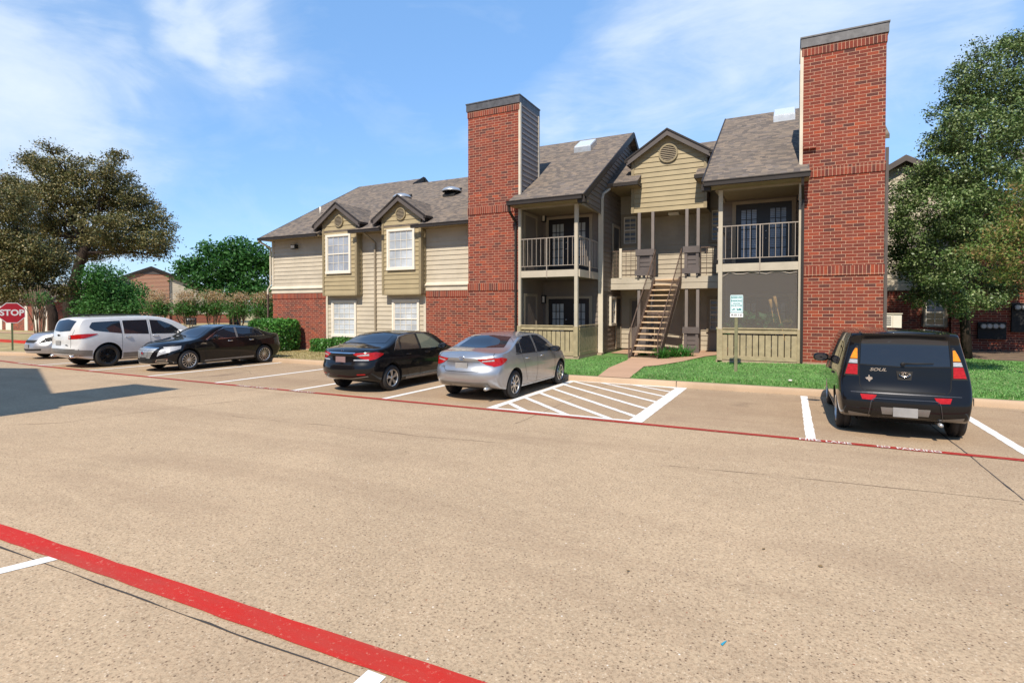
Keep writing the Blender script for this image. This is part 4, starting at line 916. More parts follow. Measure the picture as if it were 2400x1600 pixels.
c.add(mb, 'emblem', 'chrome')
p = c.cast((.50,.735),'rear',.004); text_obj('badge_lettering', 'COROLLA', .042, M['clad'], (p.x-.004,.50,.745), (0,-1,0), (0,0,1), c.root, .002, 0, 1.2)
p = c.cast((-.44,.735),'rear',.004); text_obj('badge_lettering', 'LE', .05, M['clad'], (p.x-.004,-.44,.745), (0,-1,0), (0,0,1), c.root, .002, 0, 1.2)
c.seams([[(-.175,1.38),(-.18,.6),(-.2,.27)],[(-.92,1.36),(-1.02,1.0),(-.86,.66),(-.72,.35)],[(.90,.95),(.93,.55),(.86,.27)],[(-.9,.255),(.85,.25)]]); c.handles((-.72,.12), .865, 'chrome')
c.mirror_(.70,.98,1.0,'plastic'); c.both('window_trim', 'plastic', [(-1.30,.985),(.93,.945)], [(-1.30,1.0),(.93,.957)], n=20, m=2)
mb = MB(); mb.tube([(-2.2,-.55,.29),(-1.9,-.55,.29)], .036, 10); c.add(mb, 'exhaust_pipe', 'steel', None, True)
c.place(-6.355, 12.33, 90)
# ---- 3: black compact sedan
c = sedan('parked_car', 'black compact sedan parked left of the silver sedan, seen from behind', 'pblack', L=4.55, W=.877, H=1.435, wb=2.67, ro=.95, spokes=5, twin=True, spw=.04, swirl=.15)
sedan_glass(c, 2.275, wins=[('quarter_window', [(-1.22,1.02),(-1.0,1.0)], [(-1.05,1.20),(-.90,1.29)]), ('rear_side_window', [(-.96,1.0),(-.22,.975)], [(-.87,1.30),(-.60,1.34),(-.22,1.355)]), ('front_side_window', [(-.13,.975),(.88,.955)], [(-.13,1.355),(.2,1.34),(.50,1.21),(.88,.965)])], rearz=(1.165,1.37), gm='cglass_b', gf='cglass_g')
sedan_lamps(c, .36, .70, .80, .965, .34)
mb = MB(); c.patch(mb, [(-.40,.945),(.40,.945)], [(-.40,.965),(.40,.965)], 'rear', 12, 2, .02); c.add(mb, 'trunk_trim', 'chrome')
mb = MB()
for sg in (1,-1): c.patch(mb, [(sg*.36,.785),(sg*.70,.785)], [(sg*.38,.81),(sg*.70,.815)], 'rear', 8, 2, .012)
c.add(mb, 'lamp_lens', 'clear')
mb = MB()
for l in ([(-.52,.80),(-.42,.68),(.42,.68),(.52,.80)],): c.strip(mb, l, 'rear', .010, .003, 20)
c.add(mb, 'trunk_seam', 'void')
mb = MB(); c.strip(mb, [(-.70,.42),(-.3,.36),(.3,.36),(.70,.42)], 'rear', .022, .006, 20); c.add(mb, 'lower_bumper', 'clad')
for sg in (1,-1): mb = MB(); c.patch(mb, [(sg*.48,.45),(sg*.66,.455)], [(sg*.48,.475),(sg*.66,.48)], 'rear', 5, 2, .008); c.add(mb, 'reflector', 'redlamp')
c.plate('rear', .80, 'plate2'); p = c.cast((0,1.0),'rear',.01); text_obj('emblem', 'H', .10, M['chrome'], (p.x-.005,0,.995), (0,-1,0), (0,0,1), c.root, .006, .003, 1.1)
c.seams([[(-.175,1.36),(-.18,.6),(-.2,.27)],[(-.90,1.33),(-1.0,1.0),(-.84,.66),(-.70,.35)],[(.87,.95),(.90,.55),(.83,.27)]]); c.handles((-.70,.12), .865, 'pblack')
for sd in ('L','R'):
    mb = MB(); c.strip(mb, [(-1.24,1.0),(-1.06,1.21),(-.88,1.31),(-.6,1.355),(-.2,1.37),(.22,1.352),(.52,1.22),(.90,.96)], sd, .014, .006, 36); c.add(mb, 'window_trim', 'clad')
    for xa_, xb_ in ((-.215,-.175),(-.955,-1.0)): mb = MB(); c.patch(mb, [(xa_,.98),(xb_,.98)], [(xa_+.02,1.345 if xa_ > -.5 else 1.28),(xb_+.02,1.345 if xa_ > -.5 else 1.27)], sd, 3, 6, .005); c.add(mb, 'pillar_trim', 'plastic')
c.mirror_(.68,.97,1.0); c.both('window_trim', 'chrome', [(-1.25,.985),(.88,.945)], [(-1.25,.998),(.88,.955)], n=20, m=2, off=.006)
c.both('side_sill', 'clad', [(-.80,.24),(.80,.235)], [(-.80,.30),(.80,.295)], off=.006)
c.place(-9.565, 11.98, 90)
# ---- 4: black luxury sedan facing the camera
c = sedan('parked_car', 'long black sedan with big chrome grille, parked facing the lane', 'pblack', L=4.87, W=.92, H=1.47, wb=2.88, ro=1.03, spokes=14, spw=.022, tr=.335, rr=.24,
   front=[(.2,.04),(.4,0),(.6,.0),(.72,.03),(.85,.14),(1,.2)], cf=.30,
   top=[(-2.435,.98),(-2.33,1.10),(-2.0,1.13),(-1.8,1.15),(-1.0,1.40),(-.5,1.46),(0,1.47),(.4,1.43),(1.1,1.08),(1.25,1.04),(1.9,.96),(2.2,.88),(2.36,.78),(2.435,.68)])
sedan_glass(c, 2.435, wins=[('quarter_window', [(-1.38,1.06),(-1.16,1.04)], [(-1.22,1.2),(-1.05,1.27)]), ('rear_side_window', [(-1.12,1.04),(-.34,1.01)], [(-1.02,1.29),(-.70,1.34),(-.34,1.36)]), ('front_side_window', [(-.24,1.01),(.84,.985)], [(-.24,1.365),(.1,1.35),(.42,1.22),(.84,.99)])])
mb = MB()
c.patch(mb, [(-.30,.44),(0,.425),(.30,.44)], [(-.46,.74),(0,.755),(.46,.74)], 'front', 16, 8, .010); gr = c.add(mb, 'grille', 'steel', None, True)
mb = MB()
for z, w_ in ((.50,.33),(.56,.36),(.62,.39),(.68,.42)): c.strip(mb, [(-w_,z),(0,z+.004),(w_,z)], 'front', .009, .014, 12)
for y in (-.2,-.07,.07,.2): c.strip(mb, [(y,.45),(y*1.15,.74)], 'front', .006, .014, 6)
c.add(mb, 'grille_slot', 'void', gr); mb = MB(); c.strip(mb, [(-.48,.755),(0,.772),(.48,.755)], 'front', .028, .016, 16); c.add(mb, 'grille_bar', 'chrome', gr)
p = c.cast((0,.60),'front',.02); mb = MB(); mb.disc(p, (1,0,0), .062, .01, 24, .045); em = c.add(mb, 'emblem', 'chrome'); mb = MB(); mb.prism([p+V(0,-.035,.03),p+V(0,.035,.03),p+V(0,.03,-.01),p+V(0,0,-.04),p+V(0,-.03,-.01)], (.008,0,0)); c.add(mb, 'crest', 'redlamp', em)
mb = MB(); c.patch(mb, [(-.16,.39),(.16,.39)], [(-.17,.475),(.17,.475)], 'front', 5, 3, .022); c.add(mb, 'plate_bracket', 'plastic')
for sg in (1,-1):
    sd = 'L' if sg > 0 else 'R'; mb = MB(); c.patch(mb, [(sg*.52,.50),(sg*.62,.56),(sg*.80,.62)], [(sg*.56,.72),(sg*.66,.77),(sg*.80,.80)], 'front', 8, 6, .008)
    c.patch(mb, [(2.12,.62),(1.75,.73)], [(2.12,.79),(1.72,.82)], sd, 8, 4, .009); c.add(mb, 'headlight', 'clear', None, True)
    mb = MB(); c.patch(mb, [(sg*.46,.32),(sg*.74,.34)], [(sg*.50,.40),(sg*.76,.42)], 'front', 6, 4, .006); fl = c.add(mb, 'fog_lamp_recess', 'chrome', None, True)
    mb = MB(); c.patch(mb, [(sg*.48,.335),(sg*.72,.355)], [(sg*.51,.385),(sg*.74,.405)], 'front', 6, 3, .010); c.add(mb, 'fog_lamp', 'plastic', fl)
    mb = MB(); c.patch(mb, [(-2.40,.74),(-2.28,.74)], [(-2.33,1.05),(-2.24,1.05)], sd, 4, 5, .009); c.add(mb, 'taillight', 'redlamp', None, True)
    mb = MB(); c.patch(mb, [(1.10,.845),(.86,.835)], [(1.04,.89),(.90,.88)], sd, 4, 3, .006); c.add(mb, 'fender_vent', 'chrome')
mb = MB(); c.strip(mb, [(-.82,.30),(-.4,.265),(.4,.265),(.82,.30)], 'front', .025, .006, 20); c.add(mb, 'lower_bumper', 'chrome')
mb = MB(); c.patch(mb, [(-.40,.30),(.40,.30)], [(-.36,.40),(.36,.40)], 'front', 10, 3, .004); c.add(mb, 'lower_intake', 'void')
c.both('window_trim', 'chrome', [(-1.42,1.025),(.86,.97)], [(-1.42,1.042),(.86,.985)], n=20, m=2, off=.006)
for sd in ('L','R'):
    mb = MB(); c.strip(mb, [(-1.42,1.04),(-1.22,1.22),(-1.0,1.31),(-.7,1.36),(-.3,1.385),(.1,1.37),(.45,1.235),(.88,.985)], sd, .016, .006, 36); c.add(mb, 'window_trim', 'chrome')
    mb = MB(); c.patch(mb, [(-.33,1.0),(-.25,1.0)], [(-.33,1.37),(-.25,1.37)], sd, 3, 5, .005); c.add(mb, 'pillar_trim', 'clad')
c.seams([[(-.29,1.0),(-.29,.6),(-.3,.28)],[(-1.12,1.03),(-1.12,.9),(-.98,.66),(-.85,.35)],[(.86,.98),(.93,.6),(.86,.27)]]); c.handles((-.85,.0), .90, 'chrome')
c.both('side_sill', 'clad', [(-.95,.265),(.95,.26)], [(-.95,.325),(.95,.305)], off=.006)
mb = MB(); c.strip(mb, [(.45,.968),(.47,.968)], 'L', .01, .01); 
c.mirror_(.62,1.02,1.06,None,(.08,.12,.075))
mb = MB(); c.patch(mb, [(-.45,1.075),(-.30,1.075)], [(-.45,1.10),(-.30,1.10)], 'front', 4, 3, .007); c.add(mb, 'windshield_sticker', M['plate'])
c.place(-18.46, 12.66, -90)
# ---- 5: white crossover
c = Car('parked_car', 'white sport utility wagon with black wheels, beside the black sedan with chrome grille', dict(L=5.18, W=.995, H=1.78, paint='pwhite', tr=.395, rr=.275, tw_=.26, axles=(-1.50,1.52), tw=.745, crown=.05, nx=29, rim='blackrim', spokes=5, spw=.06, twin=True, gap=.06, cat='SUV',
  top=[(-2.59,1.10),(-2.53,1.22),(-2.40,1.50),(-2.22,1.71),(-2.0,1.745),(-1.2,1.775),(-.2,1.785),(.5,1.74),(1.0,1.56),(1.6,1.20),(1.75,1.15),(2.3,1.03),(2.5,.9),(2.59,.76)],
  bot=[(-2.59,.42),(-2.2,.32),(-1.5,.24),(1.6,.24),(2.59,.26)], belt=[(-2.59,1.02),(-1.8,1.20),(-.6,1.10),(1.4,1.02),(2.1,.95),(2.59,.7)],
  plan=[(-2.59,.85),(-2.2,.95),(-1.5,1.0),(1.6,1.0),(2.2,.94),(2.59,.80)], rear=[(.35,.12),(.5,.01),(.66,0),(.72,.05),(.95,.05),(1.1,.06),(1.3,.05)], front=[(.2,.08),(.5,0),(.8,.04),(1.1,.1)], cr=.20, cf=.34))
mb = MB(); c.patch(mb, [(-.50,1.27),(0,1.235),(.50,1.27)], [(-.58,1.60),(0,1.66),(.58,1.60)], 'rear', 18, 8); c.add(mb, 'rear_window', 'cglass', None, True)
c.both('quarter_window', 'cglass', [(-2.02,1.37),(-1.9,1.27),(-1.05,1.15)], [(-2.02,1.42),(-1.92,1.56),(-1.05,1.60)]); c.both('rear_side_window', 'cglass', [(-.97,1.14),(-.13,1.10)], [(-.97,1.605),(-.13,1.62)])
c.both('front_side_window', 'cglass', [(-.03,1.10),(1.20,1.07)], [(-.03,1.62),(.35,1.59),(.75,1.42),(1.20,1.08)])
mb = MB(); c.patch(mb, [(-.74,1.2),(0,1.2),(.74,1.2)], [(-.60,1.64),(0,1.68),(.60,1.64)], 'front', 16, 8); c.add(mb, 'windshield', 'cglass', None, True)
for sg in (1,-1):
    sd = 'L' if sg > 0 else 'R'; mb = MB(); c.patch(mb, [(sg*.52,.99),(sg*.80,1.0)], [(sg*.50,1.12),(sg*.80,1.15)], 'rear', 8, 5, .010); o = c.cast((sg*.80,1.07),'rear',0)
    c.patch(mb, [(o.x-.03,1.0),(o.x+.15,1.02),(o.x+.52,1.145)], [(o.x-.03,1.15),(o.x+.18,1.17),(o.x+.52,1.165)], sd, 10, 5, .011); tl = c.add(mb, 'taillight', 'redlamp', None, True)
    p = c.cast((sg*.56,1.06),'rear',.012); mb = MB(); mb.disc(p,(-1,0,0),.055,.012,20); c.add(mb,'lamp_lens','clear',tl)
    mb = MB(); mb.tube([(-1.95,sg*.62,1.765),(-1.8,sg*.63,1.80),(-.2,sg*.65,1.815),(.35,sg*.66,1.79),(.5,sg*.67,1.745)], .018, 6); c.add(mb, 'roof_rail', 'plastic', None, True)
    mb = MB(); mb.tube([(-2.50,sg*.62,.40),(-2.2,sg*.62,.40)], .045, 12); c.add(mb, 'exhaust_pipe', 'chrome', None, True)
mb = MB(); c.patch(mb, [(-.86,.44),(0,.43),(.86,.44)], [(-.86,.66),(0,.68),(.86,.66)], 'rear', 16, 4, .006); c.add(mb, 'lower_bumper', 'clad', None, True)
mb = MB(); c.strip(mb, [(-.62,.70),(-.60,1.0),(-.66,1.3)], 'rear', .01, .003, 14); c.strip(mb, [(.62,.70),(.60,1.0),(.66,1.3)], 'rear', .01, .003, 14); c.add(mb, 'tailgate_seam', 'void')
for A, Bc in (([(-2.42,.42),(-1.97,.40)],[(-2.42,.64),(-1.97,.60)]),([(-1.02,.28),(1.03,.28)],[(-1.02,.47),(1.03,.45)])): c.both('side_cladding', 'clad', A, Bc, off=.005)
p = c.cast((0,1.12),'rear',.01); mb = MB(); mb.prism([p+V(0,-.10,.012),p+V(0,-.03,.012),p+V(0,-.03,.034),p+V(0,.03,.034),p+V(0,.03,.012),p+V(0,.10,.012),p+V(0,.09,-.014),p+V(0,.03,-.014),p+V(0,.03,-.034),p+V(0,-.03,-.034),p+V(0,-.03,-.014),p+V(0,-.09,-.014)], (-.01,0,0)); c.add(mb, 'emblem', 'plastic')
p = c.cast((-.42,.79),'rear',.006); text_obj('badge_lettering', 'TRAVERSE', .05, M['plastic'], (p.x,-.40,.79), (0,-1,0), (0,0,1), c.root, .002, .001, 1.1)
c.plate('rear', .86); c.seams([[(-.08,1.63),(-.08,.7),(-.1,.28)],[(-1.01,1.61),(-1.05,1.0),(-1.06,.3)],[(1.22,1.07),(1.22,.6),(1.15,.28)]]); c.handles((-.85,.1), 1.02, 'chrome', .11)
c.mirror_(.95,1.1,1.13,None,(.11,.15,.10)); mb = MB(); mb.tube([(-1.7,0,1.76),(-2.25,0,1.95)], .006, 4); c.add(mb, 'aerial', 'plastic')
c.place(-22.19, 12.12, 90)
# ---- 6: grey sedan nose toward the camera, mostly hidden
c = sedan('parked_car', 'light grey car whose front end shows beyond the white wagon, facing the lane', 'pgrey', L=4.75, W=.91, H=1.6, wb=2.8, ro=1.0, tr=.34, top=[(-2.375,1.0),(-2.2,1.35),(-1.9,1.55),(-1.0,1.62),(-.3,1.6),(.3,1.54),(1.0,1.20),(1.2,1.14),(1.9,1.06),(2.15,.98),(2.375,.80)])
for sg in (1,-1):
    sd = 'L' if sg > 0 else 'R'; mb = MB(); c.patch(mb, [(sg*.50,.64),(sg*.66,.68),(sg*.8,.72)], [(sg*.55,.78),(sg*.68,.82),(sg*.8,.84)], 'front', 8, 6, .008); c.patch(mb, [(2.0,.72),(1.7,.80)], [(2.0,.85),(1.7,.90)], sd, 6, 4, .009); hl = c.add(mb, 'headlight', 'plastic', None, True)
    p = c.cast((sg*.64,.73),'front',.02); mb = MB(); mb.disc(p,(1,0,0),.04,.01,16); c.add(mb, 'lamp_lens', 'clear', hl)
mb = MB(); c.patch(mb, [(-.34,.66),(.34,.66)], [(-.42,.77),(.42,.77)], 'front', 12, 5, .008); c.add(mb, 'grille', 'plastic', None, True)
mb = MB(); c.patch(mb, [(-.60,.36),(0,.34),(.60,.36)], [(-.62,.43),(0,.42),(.62,.43)], 'front', 12, 4, .006); c.add(mb, 'lower_intake', 'plastic', None, True)
c.plate('front', .53); c.mirror_(.7,1.0,1.08)
for nm, A, Bc in (('rear_side_window', [(-1.2,1.08),(-.25,1.05)], [(-1.1,1.42),(-.25,1.48)]), ('front_side_window', [(-.15,1.05),(.8,1.02)], [(-.15,1.48),(.3,1.38),(.8,1.03)])): c.both(nm, 'cglass', A, Bc)
mb = MB(); c.patch(mb, [(-.66,1.14),(0,1.14),(.66,1.14)], [(-.55,1.48),(0,1.5),(.55,1.48)], 'front', 14, 8); c.add(mb, 'windshield', 'cglass', None, True)
c.place(-27.25, 13.05, -90)
# ---- far row beyond the near cars: three partly hidden cars
def simple_car(label, paint, x, y, ang, H=1.46):
    c = sedan('parked_car', label, paint, H=H); e = 2.32
    sedan_glass(c, e, wins=[('rear_side_window', [(-1.1,1.0),(-.22,.975)], [(-.95,1.30),(-.22,1.375)]), ('front_side_window', [(-.13,.975),(.92,.955)], [(-.13,1.375),(.2,1.36),(.92,.965)])])
    for sg in (1,-1):
        mb = MB(); c.patch(mb, [(sg*.5,.80),(sg*.7,.80)], [(sg*.5,.93),(sg*.7,.93)], 'rear', 5, 3, .008); c.add(mb, 'taillight', 'redlamp')
        mb = MB(); c.patch(mb, [(sg*.5,.60),(sg*.75,.62)], [(sg*.5,.72),(sg*.75,.74)], 'front', 5, 3, .008); c.add(mb, 'headlight', 'clear')
    c.mirror_(.70,.98,1.0); c.place(x, y, ang); return c
simple_car('dark car under the oak, only its bonnet showing left of the grey car', 'pblack', -39.5, 21.5, 205)
simple_car('dark blue car whose roof shows between the white wagon and the black sedan', 'pblue', -24.3, 22.5, 90, 1.55)
simple_car('pale car whose roof shows behind the black sedan, next to the clipped hedge', 'pgrey', -24.9, 29.0, 0, 1.5)
# ============================================================ GROUND AND SETTING
def gz(x, y):
    zb_ = float(np.interp(x, [-30,-20,-12,-6,0,5,20], [.03,.06,.18,.28,.42,.42,.35]))
    return .14+(zb_-.14)*min(1, max(0, (y-14.6)/3.3))
m = MB(); m.box(-700,700,-700,900,-.6,-.03); struct(m.build('ground', M['dry']))
m = MB(); m.face([(-75,-45,0),(60,-45,0),(60,14.45,0),(-28.5,14.45,0),(-30.5,12.2,0),(-75,12.2,0)])
m.face([(-75,14.9,0),(-33,14.9,0),(-33,40,0),(-75,40,0)]); m.face([(-33,17,-.002),(-24.2,17,-.002),(-24.2,34,-.002),(-33,34,-.002)]); struct(m.build('parking_lot', M['conc']))
def grid(name, mt, x0, x1, y0, y1, nx, ny, f, oz=0, skirt=0):
    m = MB(); g = [[(x0+(x1-x0)*i/nx, y0+(y1-y0)*j/ny) for j in range(ny+1)] for i in range(nx+1)]
    for i in range(nx):
        for j in range(ny):
            q = [g[i][j],g[i+1][j],g[i+1][j+1],g[i][j+1]]; m.face([(a,b,f(a,b)+oz) for a,b in q])
    return m.build(name, mt, None, True)
struct(grid('lawn', M['turf'], -10, 40, 14.56, 27.6, 60, 16, gz)); struct(grid('dry_lawn', M['dry'], -26.5, -10, 14.56, 19.3, 24, 8, gz))
def kerb(pts, h=.15, name='kerb', mt='conc2', w=.16):
    m = MB(); prof = [(-.015,-.02),(.0,h*.55),(.03,h*.92),(.06,h),(w,h),(w,-.02)]; P = [Vector(p) for p in pts]; rings = []
    for i, p in enumerate(P):
        t = (P[min(i+1,len(P)-1)]-P[max(i-1,0)]).normalized(); n = V(-t.y, t.x, 0); rings.append([p+n*a+V(0,0,b) for a, b in prof])
    for a, b in zip(rings, rings[1:]):
        for k in range(len(prof)-1): m.face([a[k],b[k],b[k+1],a[k+1]])
    return struct(m.build(name, M[mt], None, True))
kerb([(-26.5,15.6,0),(-26.3,14.9,0),(-25.8,14.45,0)]+[(x,14.42,0) for x in range(-25,41,3)])
m = MB()
for x in (-24,-18,-12,-2.6,3.4,9.5): m.box(x,x+.012,14.40,14.60,.0,.1505)
struct(m.build('kerb_joint', M['joint']))
# island with the stop sign, road and red kerb beyond it
ik = [(-60,11.0,0),(-36,11.0,0),(-30.8,11.1,0),(-28.9,11.7,0),(-28.1,12.8,0),(-28.2,14.6,0)]
kerb(ik); m = MB(); m.face([(-60,11.1,.13),(-36,11.1,.13),(-30.9,11.2,.13),(-29.1,11.8,.13),(-28.3,12.9,.13),(-28.4,14.7,.14),(-60,14.4,.2)]); struct(m.build('island_lawn', M['dry']))
m = MB(); m.box(-60,-29.2,14.42,14.6,.0,.30); struct(m.build('red_kerb', M['red'])); m = MB(); m.face([(-90,16.4,.03),(-34,16.4,.03),(-34,24.5,.06),(-90,24.5,.06)]); struct(m.build('far_lawn', M['dry']))
m = MB(); m.face([(-90,21.3,.075),(-40,21.3,.075),(-40,22.3,.075),(-90,22.3,.075)]); struct(m.build('far_path', M['walk']))
# painted lines
def stripe(m, a, b, w, z=.004, za=None):
    a = Vector(a[:2]); b = Vector(b[:2]); k = max(1, int((b-a).length/.16)); poly_stripe(m, [a.lerp(b, i/k) for i in range(k+1)], w, z)
def poly_stripe(m, pts, w, z=.004):
    P = []; Q = [Vector(p[:2]) for p in pts]; L = []
    for a, b in zip(Q, Q[1:]): k = max(1, int((b-a).length/.2)); P += [a.lerp(b, i/k) for i in range(k)]
    P.append(Q[-1])
    for i, p in enumerate(P):
        t = (P[min(i+1,len(P)-1)]-P[max(i-1,0)]).normalized(); n = Vector((-t.y,t.x)); L.append((p+n*(w/2+random.gauss(0,.0035)), p-n*(w/2+random.gauss(0,.0035))))
    for (a, b), (c_, d) in zip(L, L[1:]): m.face([(*a,z),(*b,z),(*d,z),(*c_,z)])
m = MB(); poly_stripe(m, [(-40,11.2),(-34,10.5),(-30,10.12),(-27.5,9.92),(-24,9.66),(-20,9.56),(-14,9.5),(0,9.5),(20,9.5)], .135, .008); far = struct(m.build('fire_lane_line', M['red2']))
m = MB(); poly_stripe(m, [(-30,1.55),(-12,2.03),(-6.35,2.265),(-3.05,2.365),(-1.6,2.42),(3,2.55),(12,2.8)], .175, .008); struct(m.build('fire_lane_line', M['red']))
for k, (xa, xb_, xc_, xd_) in enumerate(((.28,.83,1.28,2.02),(-12.9,-12.33,-11.75,-10.95),(-25.6,-25.05,-24.5,-23.8))):
    mt = M['whitef2'] if k == 0 else M['whitef']
    for s_, a, b in (('FIRE', onZ(1873,1031).x if k == 0 else xa, onZ(1925,1038).x if k == 0 else xa+.5), ('LANE', onZ(1936,1038).x if k == 0 else xb_, onZ(1997,1043).x if k == 0 else xb_+.45), ('NO', onZ(2055,1046).x if k == 0 else xc_, onZ(2088,1051).x if k == 0 else xc_+.3), ('PARKING', onZ(2101,1050).x if k == 0 else xd_, onZ(2208,1062).x if k == 0 else xd_+.8)):
        me = text_mesh(s_, .155, 0, .004, False); xs = [v.co.x for v in me.vertices]; w0 = max(xs)-min(xs); x0 = min(xs); sx = (b-a)/w0
        yo = 9.445 if k < 2 else 9.72
        me.transform(Matrix(((sx,0,0,a-x0*sx),(0,1,0,yo),(0,0,1,.0125),(0,0,0,1)))); me.materials.clear(); me.materials.append(mt)
        link(bpy.data.objects.new('lane_lettering', me), far)
m = MB()
for x, y0, y1 in ((.30,9.6,14.28),(2.95,9.6,14.3),(5.8,9.6,14.3),(8.6,9.6,14.3),(-8.1,9.6,14.2),(-10.92,9.6,14.2),(-13.95,9.6,14.2),(-17.1,9.6,14.5),(-20.42,9.6,14.5),(-24.0,9.7,14.2)): stripe(m, (x-.0,y0), (x+.0,y1), .14)
for p, q in ((onZ(150,1301), V(-6.8,-2.6,0)), (onZ(884,1578), V(-2.0,-2.6,0)), (V(1.9,2.4,0), V(1.8,-2.6,0))): stripe(m, p, q, .13)
struct(m.build('parking_lines', M['whitel']))
m = MB(); hl, hr, hb, ht = -5.40, -2.45, 9.63, 14.35
stripe(m, (hl,hb), (hl,ht+.1), .17); stripe(m, (hr,hb), (hr,ht), .26); stripe(m, (hl-.08,ht+.09), (hr+.13,ht-.04), .15, .0045); stripe(m, (hl+.09,hb+.05), (hr-.1,hb+.05), .10, .0045)
# diagonals: from the left edge (y) down to the right edge / bottom
for ya, (xb_, yb_) in ((10.35,(-4.62,9.68)),(11.15,(-3.75,9.68)),(11.95,(-2.9,9.68)),(12.75,(hr-.1,10.12)),(13.55,(hr-.1,11.0)),(14.28,(hr-.1,11.9))): stripe(m, (hl+.08,ya), (xb_,yb_), .115, .005)
for xa in (-4.55,-3.7,-2.95): stripe(m, (xa,ht), (hr-.1, 12.75+(xa+4.55)*.92), .10, .005)
struct(m.build('access_aisle_hatching', M['whitel']))
# slab joints and cracks
m = MB()
def crack(pix, w=.012, jit=.0):
    P = [onZ(*p) for p in pix]; out = []
    for a, b in zip(P, P[1:]):
        n = max(1, int((b-a).length/.35))
        for i in range(n): q = a.lerp(b, i/n); out.append(q+V(random.uniform(-jit,jit), random.uniform(-jit,jit), 0))
    out.append(P[-1]); poly_stripe(m, out, w, .0025)
crack([(2165,982),(2216,1024),(2272,1067),(2330,1115),(2400,1172)], .016, .004); crack([(-40,1266),(0,1281),(300,1392),(600,1502),(845,1586),(1100,1668)], .013, .004)
struct(m.build('slab_joint', M['joint'])); m = MB()
crack([(1570,1091),(1800,1112),(2000,1133),(2400,1176)], .008, .01); crack([(1210,992),(1290,958),(1350,931),(1424,900)], .010, .012)
crack([(400,932),(520,922),(600,912),(690,905),(750,888)], .007, .03); crack([(0,997),(150,990),(300,970),(430,953),(560,939)], .008, .03); crack([(540,975),(700,990),(880,1010),(1050,1028),(1200,1040)], .007, .04); crack([(60,953),(170,947),(300,937),(480,925)], .008, .03)
crack([(560,864),(585,870),(590,877)], .012, .01)
mm, t = mat('faint_crack', (.13,.085,.055), .95); struct(m.build('pavement_crack', mm))
# garden path
pm = MB(); pl = [onZ(1392,882.5,.18),onZ(1427,864,.2),onZ(1470,851,.22)]; pr = [onZ(1473,884.6,.18),onZ(1509,864,.2),onZ(1542,861.6,.22)]
PTL = [(p.x,p.y) for p in pl]+[(-5.0,18.9),(-5.3,20.4),(-6.3,20.9),(-6.3,22.9)]; PTR = [(p.x,p.y) for p in pr]+[(-3.0,17.85),(-2.62,19.9),(-2.15,21.0),(-2.15,22.9)]
PTL[0] = (PTL[0][0], 14.50); PTR[0] = (PTR[0][0], 14.50); pathpoly = PTL+PTR[::-1]
for (a, b, c_, d) in zip(PTL, PTL[1:], PTR[1:], PTR):
    for i in range(6):
        for j in range(6):
            q = []
            for (s_, t_) in ((i,j),(i+1,j),(i+1,j+1),(i,j+1)):
                s_ /= 6; t_ /= 6; x = (a[0]*(1-t_)+b[0]*t_)*(1-s_)+(d[0]*(1-t_)+c_[0]*t_)*s_; y = (a[1]*(1-t_)+b[1]*t_)*(1-s_)+(d[1]*(1-t_)+c_[1]*t_)*s_; q.append((x, y, gz(x, y)+.022))
            pm.face(q)
struct(pm.build('garden_path', M['walk'], None, True))
m = MB(); m.face([(-4.9,18.85,.355),(-3.55,18.8,.355),(-3.1,19.7,.365),(-3.2,20.6,.37),(-4.9,20.9,.37)]); struct(m.build('planting_bed', M['soil']))

# ============================================================ VEGETATION
def quads_mesh(name, C, U, Wd, mt, smooth=False):
    """C centres (n,3), U half-length vectors, Wd half-width vectors -> rhombic leaves, one island each"""
    n = len(C); v = np.empty((n,4,3)); v[:,0] = C-U; v[:,1] = C+Wd-U*.1; v[:,2] = C+U; v[:,3] = C-Wd-U*.1
    me = bpy.data.meshes.new(name); me.vertices.add(n*4); me.vertices.foreach_set('co', v.reshape(-1).astype(np.float32))
    me.loops.add(n*4); me.loops.foreach_set('vertex_index', np.arange(n*4, dtype=np.int32)); me.polygons.add(n)
    me.polygons.foreach_set('loop_start', np.arange(0, n*4, 4, dtype=np.int32)); me.polygons.foreach_set('loop_total', np.full(n, 4, dtype=np.int32))
    me.materials.append(mt); me.update(calc_edges=True); return me
def rand_dirs(n):
    a = rng.normal(size=(n,3)); return a/np.linalg.norm(a, axis=1)[:,None]
def foliage(name, clumps, n, size, mt, parent, aspect=.5, sub=26, subr=.32, shell=.55, up=.25):
    """clumps: (cx,cy,cz, rx,ry,rz). Leaves gather in many small sprays spread through each clump"""
    vol = np.array([c[3]*c[4]*c[5] for c in clumps])**.75; vol /= vol.sum(); Cs = []
    for c, w in zip(clumps, vol):
        k = max(20, int(n*w)); ns = max(4, k//sub); d = rand_dirs(ns); r = shell+(1-shell)*rng.random(ns)**.6
        r *= 1+.22*np.sin(d[:,0]*5+c[0])*np.cos(d[:,2]*4+c[1]*2); sc = d*r[:,None]*np.array(c[3:6])+np.array(c[:3]); pick = rng.integers(0, ns, k)
        Cs.append(sc[pick]+rng.normal(size=(k,3))*subr*np.array([1,1,.7]))
    C = np.concatenate(Cs); k = len(C); D = rand_dirs(k); D[:,2] = D[:,2]*.8; s = size*(.6+.8*rng.random(k))[:,None]
    N = rand_dirs(k); N[:,2] = np.abs(N[:,2])+up; W_ = np.cross(D, N); W_ /= np.linalg.norm(W_, axis=1)[:,None]+1e-9; D /= np.linalg.norm(D, axis=1)[:,None]
    me = quads_mesh(name, C, D*s, W_*s*aspect, mt); return link(bpy.data.objects.new(name, me), parent)
